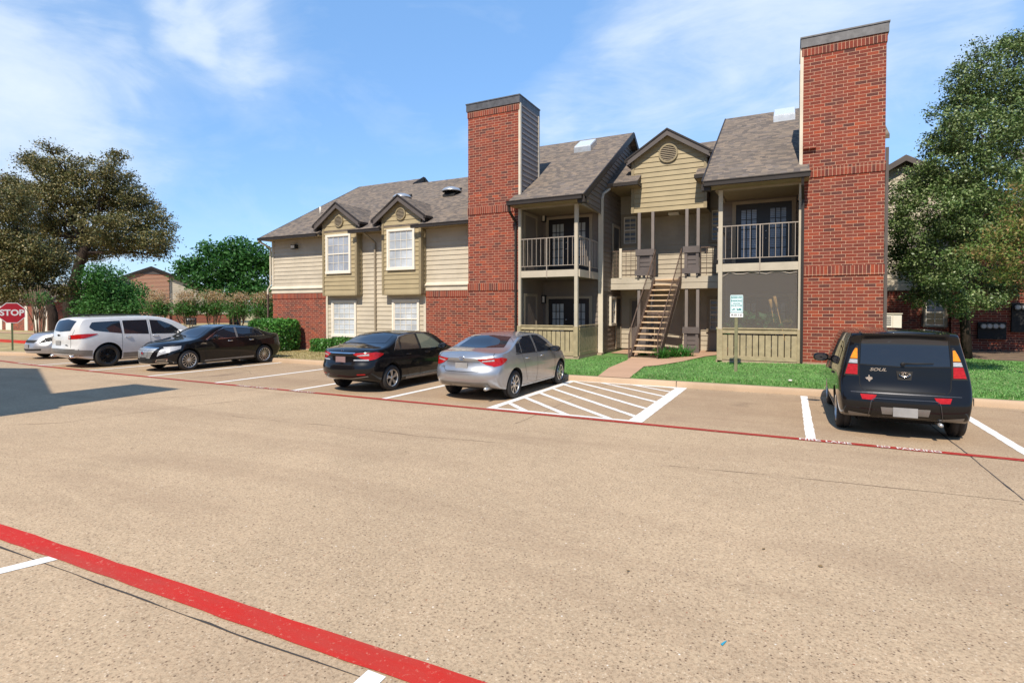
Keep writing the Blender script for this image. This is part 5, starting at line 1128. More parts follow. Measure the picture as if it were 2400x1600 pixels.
def wob(a, b, n=5, j=.12):
    a, b = Vector(a), Vector(b); L = (b-a).length; return [a.lerp(b, i/n)+(V(random.gauss(0,j),random.gauss(0,j),random.gauss(0,j*.6))*L*.18 if 0 < i < n else V(0,0,0)) for i in range(n+1)]
def limbs(name, segs, mt, parent):
    m = MB()
    for (pts, r0, r1) in segs: k = len(pts); m.tube(pts, [r0+(r1-r0)*i/(k-1) for i in range(k)], 8 if r0 > .06 else 5)
    return m.build(name, M[mt], parent, True)
def atd(px, py, d): return V(0,0,EYE)+ray(px, py)*d
def tree(name, label, cat, base, trunk_pts, r0, clumps, n, size, leafm, bark='bark', twigs=5, group=None, sub=26, subr=.32, shell=.5, aspect=.5):
    t = thing(name, label, cat, base, group); segs = [(trunk_pts, r0, r0*.6)]; tip = Vector(trunk_pts[-1])
    for c in clumps:
        cc = Vector(c[:3]); q = Vector(trunk_pts[-1]) if cc.z > trunk_pts[-1][2] else Vector(trunk_pts[-2]).lerp(tip, .5)
        segs.append((wob(q, cc, 5), r0*.28, r0*.07))
        for _ in range(twigs):
            d = V(random.gauss(0,1),random.gauss(0,1),random.gauss(.2,.8)).normalized(); e = cc+V(d.x*c[3],d.y*c[4],d.z*c[5])*.85; segs.append((wob(cc.lerp(q,.25*random.random()), e, 4), r0*.11, r0*.025))
    limbs('trunk', segs, bark, t); foliage('crown', clumps, n, size, leafm, t, aspect, sub, subr, shell); return t
LM = {}
LM['oakL'] = mat_leaf('live_oak_leaf', [(.042,.060,.016),(.105,.115,.030),(.21,.175,.062),(.062,.082,.021),(.35,.27,.11),(.030,.046,.013)], .06, .5)
LM['oakR'] = mat_leaf('live_oak_leaf_green', [(.034,.075,.018),(.09,.155,.038),(.19,.26,.085),(.05,.10,.025),(.30,.36,.15),(.024,.048,.014)], .08, .42)
LM['green'] = mat_leaf('elm_leaf', [(.035,.12,.025),(.07,.20,.04),(.05,.15,.028),(.10,.25,.06)], .3); LM['deep'] = mat_leaf('sweetgum_leaf', [(.022,.085,.018),(.045,.15,.028),(.07,.20,.04),(.03,.10,.02)], .3)
LM['crape'] = mat_leaf('crape_leaf', [(.04,.13,.022),(.08,.20,.035),(.06,.15,.03)], .3); LM['seed'] = mat_leaf('crape_seed_head', [(.36,.19,.08),(.46,.27,.12),(.27,.19,.06),(.65,.52,.38),(.20,.20,.05)], .2)
LM['orange'] = mat_leaf('turning_crape_leaf', [(.08,.17,.03),(.15,.24,.05),(.34,.20,.08),(.11,.20,.04),(.20,.26,.06),(.42,.28,.13)], .3); LM['box'] = mat_leaf('hedge_leaf', [(.035,.12,.02),(.075,.22,.035),(.11,.29,.055)], .2, .35)
LM['fern'] = mat_leaf('strap_leaf', [(.03,.15,.018),(.055,.23,.03)], .25); LM['patio'] = mat_leaf('houseplant_leaf', [(.05,.17,.06),(.08,.24,.09)], .25)
def cl(px, py, d, rx, rz, ry=None): p = atd(px, py, d); k = d/F; return (p.x, p.y, p.z, rx*k, (ry or rx)*k, rz*k)
# big live oak, left
dA = 42.0; base = atd(162, 790, dA); base.z = 0; tp = [V(base.x,base.y,-.1), atd(166,760,dA), atd(162,715,dA), atd(176,660,dA), atd(187,615,dA), atd(205,570,dA)]
clA = [cl(*a) for a in ((330,470,dA,46,42),(370,520,dA,34,30),(45,600,dA+2,60,40),(120,600,dA+2,60,34),(390,560,dA,22,26),(112,395,dA,52,32),(170,405,dA,62,42),(255,400,dA-1,45,38),(95,455,dA-1,75,52),(190,470,dA,85,62),(285,465,dA+1,60,52),(330,535,dA,56,42),(250,545,dA-2,70,48),(355,565,dA-1,42,34),(150,545,dA+1,72,44),(70,525,dA,62,48),(310,585,dA+1,56,20),(215,590,dA+2,50,24),(385,590,dA,24,20),(65,370,dA,26,16),(120,350,dA,30,14),(270,365,dA,26,14),(20,440,dA,45,38))]
tree('live_oak', 'large spreading live oak, olive-brown, its thick trunk rising behind the white wagon', 'tree', base, tp, .52, clA, 95000, .080, LM['oakL'], twigs=4, sub=60, subr=.25, shell=.2)
dB = 33.0; base = atd(124, 800, dB); base.z = 0; tp = [V(base.x,base.y,-.1), atd(126,775,dB), atd(124,735,dB), atd(112,700,dB), atd(85,680,dB), atd(60,655,dB)]
clB = [cl(*a) for a in ((30,480,dB,55,45),(10,560,dB,60,52),(75,590,dB,50,42),(30,640,dB,62,42),(105,640,dB+1,42,38),(60,690,dB,50,20),(150,680,dB+1,26,30),(-20,620,dB,50,70),(5,690,dB,46,18),(150,610,dB+1,22,26))]
tree('live_oak', 'lower live oak whose dark trunk stands between the stop sign and the bigger oak', 'tree', base, tp, .30, clB, 52000, .066, LM['oakL'], twigs=4, sub=55, subr=.21, shell=.2)
# small green tree with drooping branches, sweetgum behind, crape myrtles
dC = 35; base = atd(262, 790, dC); base.z = 0
tree('elm_tree', 'bright green low tree with drooping branches right of the big oak trunk', 'tree', base, [V(base.x,base.y,-.1),atd(262,750,dC),atd(258,710,dC),atd(255,680,dC)], .16, [cl(*a) for a in ((240,650,dC,42,26),(215,690,dC,30,34),(262,685,dC,42,34),(300,690,dC+1,34,28),(325,712,dC,22,20),(240,722,dC-.5,48,16),(290,722,dC,40,14),(205,730,dC,20,16))], 15000, .085, LM['green'], 'bark2', 3)
dD = 62; base = atd(545, 770, dD); base.z = -.2
tree('sweetgum_tree', 'dark green broad-crowned tree standing beyond the crape myrtles, left of the apartment building', 'tree', base, [V(base.x,base.y,-.1),atd(545,720,dD),atd(542,680,dD),atd(540,640,dD)], .35, [cl(*a) for a in ((560,575,dD,24,16),(500,590,dD,34,20),(600,600,dD,36,26),(450,620,dD,30,18),(540,620,dD,50,32),(590,650,dD,46,36),(490,655,dD,46,32),(430,640,dD,22,14),(620,690,dD,40,22),(540,690,dD,60,22),(640,620,dD,26,26))], 16000, .20, LM['deep'], twigs=4, sub=14, subr=.45)
def crape(label, px, d, w, ytop, ymid, ybot, n=3000, stems=6, leafm=None, seedm=None, seedfrac=.9, size=.06):
    base = atd(px, 790, d); base.z = 0; t = thing('crape_myrtle', label, 'shrub', base, 'crape myrtles along the far kerb'); segs = []
    k = d/F; top = atd(px, ymid, d)
    for i in range(stems):
        a = 2*math.pi*i/stems+random.random(); e = top+V(math.cos(a)*w*k*.55, math.sin(a)*w*k*.4, random.uniform(-.2,.3)); b = V(base.x+math.cos(a)*.10, base.y+math.sin(a)*.1, 0); mid = b.lerp(e,.5)+V(math.cos(a)*.05,0,0)
        segs.append(([b, mid+V(random.gauss(0,.07),0,0), e], .035, .012))
        for _ in range(3): segs.append((wob(mid, e+V(random.gauss(0,.3),random.gauss(0,.3),random.uniform(0,.4)), 3), .016, .006))
    limbs('stems', segs, 'bark2', t); zc = atd(px, (ymid+ybot)/2, d); zt = atd(px, (ytop+ymid)/2, d); hz = (ybot-ymid)*k*.62; ht_ = (ymid-ytop)*k*.75
    foliage('crown', [(zc.x+q*w*k*.5,zc.y,zc.z+abs(q)*.1,w*k*.5,w*k*.5,hz) for q in (-.8,0,.8)], n, size, leafm or LM['crape'], t, sub=18, subr=.14)
    if seedfrac: foliage('seed_heads', [(zt.x+q*w*k*.5,zt.y,zt.z-abs(q)*.15,w*k*.5,w*k*.45,ht_) for q in (-.9,-.3,.3,.9)], int(n*seedfrac), size*.7, seedm or LM['seed'], t, .35, 12, .10, .2); return t
for i, (px, d, w, yt, ym, yb_, l) in enumerate(((372,33,38,684,712,736,'crape myrtle in front of the brick gable, leftmost of the far row'),(438,32,46,682,710,738,'crape myrtle with white flowers among its brown seed heads'),(500,32.5,40,680,710,734,'crape myrtle in front of the round meters, tall brown seed heads'),(560,31,38,688,712,742,'crape myrtle before the dark fence screen'),(618,30,46,686,710,748,'crape myrtle nearest the apartment building corner'))):
    crape(l, px, d, w, yt, ym, yb_)
crape('bare-stemmed crape myrtle behind the stop sign', 92, 27.5, 34, 672, 694, 716, 500, 11, seedfrac=0)
# right-hand live oak and the turning crape myrtle
dR = 17.5; base = atd(2268, 800, dR); base.z = .35; tp = [V(base.x,base.y,.2), atd(2262,760,dR), atd(2258,700,dR), atd(2262,640,dR), atd(2275,580,dR), atd(2290,520,dR)]
clR = [cl(*a) for a in ((2250,690,dR-1,48,24),(2165,702,dR,38,20),(2300,705,dR-.5,44,20),(2225,650,dR-1.5,50,30),(2255,725,dR-.8,30,18),(2300,135,dR,40,40),(2262,190,dR,44,40),(2238,262,dR,46,44),(2212,335,dR,46,40),(2410,655,dR+1.5,70,46),(2330,672,dR+1.5,50,26),(2395,90,dR,40,24),(2370,130,dR,52,46),(2330,215,dR,80,52),(2270,240,dR,52,44),(2400,240,dR,80,70),(2300,310,dR-1,92,62),(2235,330,dR,50,40),(2390,360,dR,95,75),(2240,400,dR-1,70,46),(2180,420,dR,52,46),(2310,440,dR-1,100,66),(2130,460,dR,50,46),(2200,500,dR-1,86,62),(2290,540,dR-1,90,56),(2140,560,dR,56,52),(2210,610,dR-1,70,46),(2150,630,dR,52,34),(2110,520,dR+.5,34,50),(2380,520,dR,80,80),(2190,670,dR,46,30),(2290,650,dR+1,60,26),(2455,450,dR,60,150),(2105,600,dR+.4,30,34),(2450,250,dR,60,110))]
tree('live_oak', 'tall dark live oak before the shaded brick building at the right edge', 'tree', base, tp, .15, clR, 125000, .042, LM['oakR'], twigs=4, sub=60, subr=.125, shell=.4)
dE = 12.6; base = atd(2475, 870, dE); base.z = .35
t = tree('crape_myrtle', 'crape myrtle with orange and green turning leaves reaching in from the right edge', 'tree', base, [V(base.x,base.y,.2),atd(2470,800,dE),atd(2450,720,dE),atd(2430,640,dE)], .055, [cl(*a) for a in ((2385,470,dE,40,40),(2370,540,dE,60,36),(2310,588,dE,46,18),(2395,600,dE,60,34),(2440,520,dE,50,80),(2370,640,dE,46,22),(2270,590,dE,22,10))], 9000, .034, LM['orange'], 'bark2', 4, subr=.12)
# clipped hedge and small shrubs
def shrub(name, label, x0, x1, y0, y1, z0, z1, n, size, lm, cat='shrub', group=None):
    t = thing(name, label, cat, ((x0+x1)/2,(y0+y1)/2,z0), group); m = MB(); 
    for i in range(6): a, b = random.uniform(x0+.15,x1-.15), random.uniform(y0+.15,y1-.15); m.tube([(a,b,z0-.05),(a+random.uniform(-.1,.1),b,z1-.25)], .018, 5)
    m.build('stems', M['bark'], t, True); k = int(n); P = rng.random((k,3)); f = rng.integers(0,6,k); e = rng.random(k)**3*.22
    for ax_ in range(3): P[:,ax_] = np.where(f//2 == ax_, np.where(f%2 == 0, e, 1-e), P[:,ax_])
    d = np.array([x1-x0,y1-y0,z1-z0]); C = P*d+np.array([x0,y0,z0]); ctr = np.array([(x0+x1)/2,(y0+y1)/2,(z0+z1)/2]); q = (C-ctr)/(d/2); r = np.maximum(1, (np.abs(q)**6).sum(1)**(1/6)); C = ctr+(C-ctr)/r[:,None]+rng.normal(size=(k,3))*.035
    D = rand_dirs(k); N = rand_dirs(k)+(C-ctr)/d; W_ = np.cross(D,N); W_ /= np.linalg.norm(W_,axis=1)[:,None]; s = size*(.6+.8*rng.random(k))[:,None]
    link(bpy.data.objects.new('foliage', quads_mesh('foliage', C, D*s, W_*s*.55, lm)), t); return t
shrub('clipped_hedge', 'box-clipped green hedge at the left corner of the apartment building', -22.75, -20.75, 17.2, 18.7, .06, 1.52, 9500, .055, LM['box'], 'hedge')
for (x, l, h) in ((-19.0,'small round shrub under the left ground-floor window',.62),(-17.9,'small shrub behind the roof of the black compact sedan',.70)):
    shrub('shrub', l, x-.5, x+.45, 18.0, 18.6, .08, h, 2200, .05, LM['box'])
def tuft(label, x, y, z, n, L, group='strap-leaved plants by the stair'):
    C = []; U = []; W_ = []
    for i in range(n):
        a = random.uniform(0,2*math.pi); l = L*random.uniform(.6,1.1); e = random.uniform(.25,1.1); px, py, pz = x+random.gauss(0,.09), y+random.gauss(0,.09), z
        for k in range(3):
            el = 1.25-e*(k+1)*.42; dx, dy, dz = math.cos(a)*math.cos(el)*l/3, math.sin(a)*math.cos(el)*l/3, math.sin(el)*l/3
            C.append((px+dx/2,py+dy/2,pz+dz/2)); U.append((dx*.6,dy*.6,dz*.6)); w = .017*(1-k*.25); W_.append((-math.sin(a)*w,math.cos(a)*w,0)); px += dx; py += dy; pz += dz
    o = link(bpy.data.objects.new('strap_leaved_plant', quads_mesh('strap_leaved_plant', np.array(C), np.array(U), np.array(W_), LM['fern'])), None)
    return tag(o, label, 'plant', group)
for (x, y, l) in ((-3.82,18.75,'bushy strap-leaved green plant at the foot of the stair'),(-3.55,19.35,'strap-leaved plant just behind the one at the foot of the stair'),(-3.25,19.75,'strap-leaved plant of the bed, nearest the right slatted panel')): tuft(l, x, y, .36, 150, .50)
for (x, y, l) in ((-4.7,19.6,'low green plant seen between the bottom treads on the left'),(-4.2,19.8,'low green plant seen between the bottom treads on the right')): tuft(l, x, y, .34, 110, .36)
# grass blades
def blades(name, fn, n, h, w, mt, x0, x1, y0, y1):
    x = x0+(x1-x0)*rng.random(n); y = y0+(y1-y0)*rng.random(n); keep = np.array([fn(a,b) for a, b in zip(x, y)]); x, y = x[keep], y[keep]; n = len(x)
    z = np.array([gz(a,b) for a, b in zip(x, y)]); hh = h*(.5+rng.random(n)); C = np.stack([x,y,z+hh*.35],1); U = np.stack([rng.normal(size=n)*.3*hh, rng.normal(size=n)*.3*hh, hh*.6],1); a = rng.random(n)*math.pi; W_ = np.stack([np.cos(a)*w,np.sin(a)*w,0*a],1)
    return tag(link(bpy.data.objects.new(name, quads_mesh(name, C, U, W_, mt)), None), None, None, None, 'stuff')
def inpoly(x, y, P):
    c = False; j = len(P)-1
    for i in range(len(P)):
        if (P[i][1] > y) != (P[j][1] > y) and x < (P[j][0]-P[i][0])*(y-P[i][1])/(P[j][1]-P[i][1])+P[i][0]: c = not c
        j = i
    return c
def lawn_ok(x, y):
    if x < 2.6 and y > 17.92 and not (-6.5 < x < -2.1 and y < 18.9): return False
    if x > 2.6 and y > 22+.8*math.sin(x*1.7): return False
    if y < 14.66+.035*math.sin(x*9)+.02*math.sin(x*23): return False
    return not inpoly(x, y, pathpoly)
blades('lawn_grass', lawn_ok, 100000, .030, .012, M['grass'], -9.5, 17, 14.5, 23)
blades('lawn_edge_grass', lawn_ok, 16000, .06, .010, M['grass'], -9.5, 14, 14.5, 15.2)
blades('dry_grass', lambda x, y: y < 18.6 and y > 14.62, 16000, .04, .012, M['dryblade'], -26, -10, 14.6, 18.6)
m = MB()
m.face([(2.6,22.0,gz(3,22)+.012),(30,22.3,gz(20,22)+.012),(30,27.5,gz(20,25)+.012),(2.6,27.5,gz(3,25)+.012)]); struct(m.build('shaded_bed', M['soil']))

k = 420; fx = np.concatenate([rng.uniform(-24,18,280), rng.uniform(-20,10,140)]); fy = np.concatenate([14.38-np.abs(rng.normal(size=280))*.35, rng.uniform(3,14,140)])
fd = rand_dirs(k); fd[:,2] *= .15; fw = np.cross(fd, np.array([0,0,1])+rand_dirs(k)*.25); fs = rng.uniform(.010,.024,k)[:,None]
me = quads_mesh('fallen_leaves', np.stack([fx,fy,np.full(k,.012)],1), fd*fs, fw*fs*.6, mat_leaf('fallen_leaf', [(.20,.12,.05),(.30,.20,.09),(.12,.07,.035)], .1)); tag(link(bpy.data.objects.new('fallen_leaves', me), None), None, None, None, 'stuff')
# ============================================================ SIGNS
def signpost():
    b = onZ(29.5, 818, .18); d = (b-V(0,0,0)); k = 25.0; t = thing('stop_sign', 'red octagonal stop sign on a thin green post, at the left edge on the island', 'sign', (b.x,b.y,.13))
    nrm = V(-b.x,-b.y,0).normalized(); u = V(0,0,1).cross(nrm).normalized(); zc = EYE+(_CY-732-3)/F*k*0+ (725-732)/F*b.length*.92; zc = 1.84; R = .50
    m = MB(); o = V(b.x,b.y,0); m.prism([o+u*.035+nrm*.02+V(0,0,.05),o-u*.035+nrm*.02+V(0,0,.05),o-u*.035+nrm*.02+V(0,0,2.3),o+u*.035+nrm*.02+V(0,0,2.3)], -nrm*.04); m.build('post', mat_simple('green_post_paint', (.10,.13,.06), .6), t)
    oc = lambda r, off: [o+nrm*off+V(0,0,zc)+u*math.cos(math.pi/8+i*math.pi/4)*r+V(0,0,1)*math.sin(math.pi/8+i*math.pi/4)*r for i in range(8)]
    mw = mat_simple('sign_white', (.75,.74,.72), .4, var=.05); mr = mat_simple('sign_red', (.42,.012,.022), .4, var=.08)
    m = MB(); m.prism(oc(R,.03), nrm*.008); pn = m.build('panel', mw, t); m = MB(); m.prism(oc(R*.94,.0385), nrm*.002); m.build('red_field', mr, pn)
    text_obj('lettering', 'STOP', .375, mw, o+nrm*.043+V(0,0,zc), u, (0,0,1), pn, .001, .012, .92)
    return t
signpost()
def reserved():
    x, y = -1.335, 16.33; z0 = gz(x,y); t = thing('reserved_parking_sign', 'white and teal reserved parking sign on a wooden post in the lawn', 'sign', (x,y,z0))
    teal = mat_simple('sign_teal', (.010,.20,.19), .4, var=.05); wh = mat_simple('sign_face', (.66,.78,.80), .35, var=.05); wh2 = mat_simple('plate_white', (.80,.80,.80), .4, var=.04)
    m = MB(); m.box(x-.04,x+.04,y,y+.075,z0-.1,2.36); m.build('post', mat_paint('weathered_post', (.20,.19,.105), .3, 6), t)
    def rr(x0,x1,z0_,z1_,r,off,th):
        p = []
        for cx, cz, a0 in ((x1-r,z1_-r,0),(x0+r,z1_-r,90),(x0+r,z0_+r,180),(x1-r,z0_+r,270)):
            for k in range(5): a = math.radians(a0+22.5*k); p.append((cx+math.cos(a)*r,off,cz+math.sin(a)*r))
        return p
    xs = -1.325; a, b, c_, d = xs-.165, xs+.165, 1.905, 2.40
    m = MB(); m.prism(rr(a,b,c_,d,.03,y-.001,0), (0,-.004,0)); pn = m.build('panel', wh, t)
    m = MB(); o = rr(a+.016,b-.016,c_+.016,d-.016,.025,y-.0056,0); i_ = rr(a+.026,b-.026,c_+.026,d-.026,.018,y-.0056,0); n = len(o)
    for k in range(n): m.face([o[k],o[(k+1)%n],i_[(k+1)%n],i_[k]])
    m.build('border', teal, pn)
    for s_, sz, z in (('RESERVED',.068,2.325),('PARKING',.068,2.235),('VIOLATORS',.035,2.16),('WILL BE TOWED',.037,2.105)): text_obj('lettering', s_, sz, teal, (xs,y-.006,z), (1,0,0), (0,0,1), pn, .0004, .0022, .98)
    m = MB(); q = y-.006; P2 = lambda pts: m.prism([(xs+px_,q,2.0+pz) for px_, pz in pts], (0,-.0006,0))
    P2([(.0,-.02),(.12,-.02),(.12,.005),(.10,.03),(.065,.03),(.055,.008),(.03,.008),(.012,.038),(.0,.032),(.015,0)]); P2([(-.12,-.022),(-.03,-.006),(-.03,.006),(-.05,.012),(-.06,.026),(-.085,.02),(-.098,.004),(-.12,-.004)])
    for px_ in (.025,.095): m.disc((xs+px_,q,1.98),(0,-1,0),.011,.0006,12)
    m.build('tow_truck_symbol', teal, pn)
    m = MB(); m.box(a-.002,b+.004,y-.004,y-.0005,1.785,1.898); p2 = m.build('number_plate', wh2, t)
    text_obj('lettering', 'R-011-5', .082, M['void'], (xs,y-.006,1.842), (1,0,0), (0,0,1), p2, .0004, .002, 1.02); return t
reserved()
# ============================================================ PATIO THINGS
def patio_plant(label, x, z0, n, s, L, lm='patio'):
    t = thing('potted_plant', label, 'plant', (x,18.6,.46)); m = MB(); m.lathe([(.0,.02),(.12,.02),(.17,.30),(.185,.32),(.15,.32),(.0,.30)], (x,18.6,.46), 'z', 20); m.build('pot', mat_simple('terracotta', (.30,.13,.07), .8), t, True)
    m = MB()
    for i in range(7): a = random.uniform(0,6.28); m.tube([(x,18.6,.75),(x+math.cos(a)*.1,18.6+math.sin(a)*.1,z0-.2),(x+math.cos(a)*.25,18.6+math.sin(a)*.2,z0)], .008, 4)
    m.build('stems', M['bark2'], t); foliage('foliage', [(x,18.55,z0,L,.22,.26)], n, s, LM[lm], t, .45, 6, .08, .2)
patio_plant('leafy potted plant behind the insect screen, beside the sign post', -1.72, 1.42, 60, .12, .28)
patio_plant('broad-leaved potted plant behind the middle of the insect screen', -1.05, 1.62, 190, .13, .34); patio_plant('broad-leaved potted plant behind the insect screen, below the two torches', -.55, 1.60, 190, .13, .30)
patio_plant('yellow-green potted plant in the right corner behind the insect screen', -.05, 1.52, 60, .09, .18, 'orange')
bam = mat_simple('bamboo', (.62,.38,.15), .7, var=.2, scale=20)
for l, px0, py0, px1, py1 in (('shorter of the two bamboo torches behind the insect screen',1805,701,1812,745),('taller of the two bamboo torches behind the insect screen',1815,694,1827,745)):
    a, b = onY(px0,py0,18.45), onY(px1,py1,18.45); d = (b-a); t = thing('bamboo_torch', l, 'torch', (b.x,18.45,.46)); m = MB(); m.tube([a, a+d*.15, a+d*.35, a+d*.58], [.042,.050,.036,.012], 12); m.build('torch_head', bam, t, True)
    m = MB(); m.tube([a+d*.55, a+d*3.0], .012, 8); m.build('pole', bam, t, True)
m = MB(); p = onZ(1689,1511); m.prism([(p.x,p.y,.006),(p.x+.012,p.y-.01,.006),(p.x+.03,p.y+.045,.01),(p.x+.016,p.y+.03,.009)], (0,0,.003)); tag(m.build('plastic_scrap', mat_simple('blue_plastic', (.03,.30,.42), .4)), 'tiny blue plastic scrap lying alone on the pavement in the foreground', 'litter')
m = MB(); p = onZ(1852,896,.2); m.lathe([(0,0),(.04,0),(.05,.02),(.03,.04),(0,.04)], (p.x,p.y,gz(p.x,p.y)+.05), 'z', 10); tag(m.build('paper_scrap', M['white'], None, True), 'small white scrap lying on the lawn in front of the right chimney', 'litter')
# ============================================================ OTHER BUILDINGS
def pt(mb, n, m, par, **k):
    if n in SPLIT and len(mb.pc) > 1 and mb.pc[0] == (0, 0): return [q.build(n, M[m], par) for q in mb.pieces()][0]
    return mb.build(n, M[m], par, **k)
# shaded building at the right
R = thing('apartment_building', 'brick and siding building shaded by the tall live oak at the right', 'building', (10,27.5,.3)); YR_ = 27.4
xA = onY(2226,700,YR_).x; gx = onY(2123,366,YR_-.3).x; gz_ = onY(2123,366,YR_-.3).z
m = MB(); m.box(2.2,24,YR_+.03,38,-.1,6.0); pt(m, 'wall', 'cream', R)
m = MB(); m.box(2.2,xA,YR_-.03,YR_+.05,.0,2.75); m.box(xA,15,YR_-.3,YR_+.05,.0,6.0); pt(m, 'brick_wall', 'brick', R)
m = MB(); m.box(xA-.02,15.02,YR_-.33,YR_,2.42,2.78); m.box(2.2,xA-.1,YR_-.05,YR_,2.5,2.75); pt(m, 'soldier_course', 'soldier', R)
m = MB(); siding(m, (0,YR_,0), (1,0,0), (0,-1,0), 3.0, 9.0, lambda z: (2.2,xA) if z < 6.0 else ((gx-(gz_-.15-z)*1.684, gx+(gz_-.15-z)*1.684) if z < gz_-.3 else None)); pt(m, 'siding_wall', 'cream', R)
m = MB(); m.box(2.2,xA,YR_-.09,YR_,2.78,3.02); pt(m, 'trim_board', 'cream2', R)
ga = onY(2123,366,YR_-.3); m = MB()
for s in (-1,1): m.prism([(ga.x,YR_-.35,ga.z),(ga.x+s*3.2,YR_-.35,ga.z-1.9),(ga.x+s*3.2,YR_-.35,ga.z-2.1),(ga.x,YR_-.35,ga.z-.2)], (0,-.05,0))
pt(m, 'fascia', 'grey_f', R); m = MB()
for s in (-1,1): slab(m, [(ga.x,YR_-.36,ga.z+.05),(ga.x+s*3.3,YR_-.36,ga.z-1.9),(ga.x+s*3.3,37,ga.z-1.9),(ga.x,37,ga.z+.05)], .12)
m.prism([(ga.x-2.9,YR_,ga.z-1.85),(ga.x+2.9,YR_,ga.z-1.85),(ga.x,YR_,ga.z-.15)], (0,.2,0)); slab(m, [(8.9,YR_-.5,6.0),(24.5,YR_-.5,6.0),(24.5,33,9.3),(8.9,33,9.3)]); pt(m, 'roof', 'shingle', R)
a, b = onY(2160,700,YR_), onY(2221,766,YR_)
_B = B; B = R
m = MB(); m.box(a.x,b.x,YR_-.06,YR_-.03,b.z,a.z); pt(m, 'siding_wall', 'taupe', R)
w0, w1 = onY(2163,740,YR_), onY(2217,764,YR_); window('window', w0.x, w1.x, w1.z-.05, w0.z+.75, YR_-.07, 'sand', 'glass', 2, 4, .07); window('window', w0.x, w1.x, 4.0, 5.4, YR_-.02, 'cream2', 'blind_d', 4, 4)
B = _B
def meters(label, pxs, py, Y, dz0=.9):
    ps = [onY(px, py, Y) for px in pxs]; t = thing('electric_meter_bank', label, 'meter', (ps[0].x,Y,.35)); m = MB(); m.box(ps[0].x-.15,ps[-1].x+.15,Y,Y+.10,ps[0].z-dz0*.55,ps[0].z+.16); pt(m, 'cabinet', 'plastic', t)
    for p in ps: m = MB(); m.disc((p.x,Y-.0,p.z),(0,-1,0),.095,.10,18); o = pt(m, 'meter', 'clad', t); m = MB(); m.disc((p.x,Y-.10,p.z),(0,-1,0),.065,.02,16); pt(m, 'meter_glass', 'clear', o)
    m = MB()
    for p in ps: m.tube([(p.x,Y+.04,ps[0].z-dz0),(p.x,Y+.04,.3)], .03, 6)
    pt(m, 'conduit', 'plastic', t)
meters('dark cabinet with four round meters in a row on the shaded brick wall', (2304,2318,2332,2347), 764, YR_-.42); meters('dark cabinet with round meters at the far right edge of the shaded wall', (2384,2400), 720, YR_-.42, 1.7)
t = thing('utility_cabinet', 'pale metal utility cabinet with louvres beside the right end of the tall chimney', 'cabinet', (3.6,21,.4)); a, b = onY(2069,736,20.6), onY(2113,774,20.6)
m = MB(); m.box(a.x-.12,b.x,20.6,21.2,.3,a.z); pt(m, 'housing', 'white', t); m = MB()
for k in range(5): m.box(a.x,a.x+.22,20.585,20.6,a.z-.10-k*.06,a.z-.075-k*.06)
pt(m, 'louvre', 'clad', t); m = MB(); m.box(a.x-.14,b.x+.02,20.57,21.22,a.z,a.z+.03); m.box(a.x+.26,a.x+.275,20.59,20.6,.4,a.z-.02); pt(m, 'lid', 'cream2', t)
# distant gable building, left
D = 78; gb = atd(357, 725, D); ang = math.atan2(gb.x, gb.y); G_ = thing('apartment_building', 'distant building with a wide gable end, red brick centre and cream sides', 'building', (gb.x,gb.y,0)); k = D/F*1.19; bz = lambda py: EYE+(725-py)*D/F
m = MB(); hw = 9.9; za, ze = bz(627), bz(694); m.box(gb.x-hw,gb.x+hw,gb.y,gb.y+14,-1.5,ze); m.prism([(gb.x-hw,gb.y,ze),(gb.x+hw,gb.y,ze),(gb.x,gb.y,za-.2)], (0,14,0)); pt(m, 'wall', 'taupe', G_)
m = MB(); siding(m, (gb.x,gb.y,0), (1,0,0), (0,-1,0), 0, 8.0, lambda z: (-hw,hw) if z < ze else ((-hw*(za-z)/(za-ze), hw*(za-z)/(za-ze)) if z < bz(641) else None), .3); pt(m, 'siding_wall', 'cream', G_)
m = MB(); m.box(gb.x-2.45,gb.x+2.1,gb.y-.35,gb.y,-1.5,bz(643)); m.box(gb.x-hw-.02,gb.x+hw+.02,gb.y-.06,gb.y,-1.5,bz(736)); pt(m, 'brick_wall', 'brick', G_)
m = MB(); m.box(gb.x+2.1,gb.x+hw,gb.y-.16,gb.y,bz(736),bz(733)); m.box(gb.x-hw,gb.x-2.45,gb.y-.16,gb.y,bz(736),bz(733)); m.box(gb.x+2.12,gb.x+2.3,gb.y-.1,gb.y,bz(733),bz(650)); pt(m, 'trim_board', 'cream2', G_)
m = MB(); m.prism([(gb.x-2.45,gb.y-.4,bz(643)),(gb.x+2.1,gb.y-.4,bz(643)),(gb.x+.0,gb.y-.4,bz(630))], (0,.4,0)); pt(m, 'gable_panel', 'grey_f', G_)
m = MB()
for s in (-1,1): m.prism([(gb.x,gb.y-.6,za+.15),(gb.x+s*(hw+.8),gb.y-.6,ze-.3),(gb.x+s*(hw+.8),gb.y-.6,ze-.75),(gb.x,gb.y-.6,za-.25)], (0,15,0))
pt(m, 'roof', 'dark', G_); G_.rotation_euler = (0,0,-ang*.9)
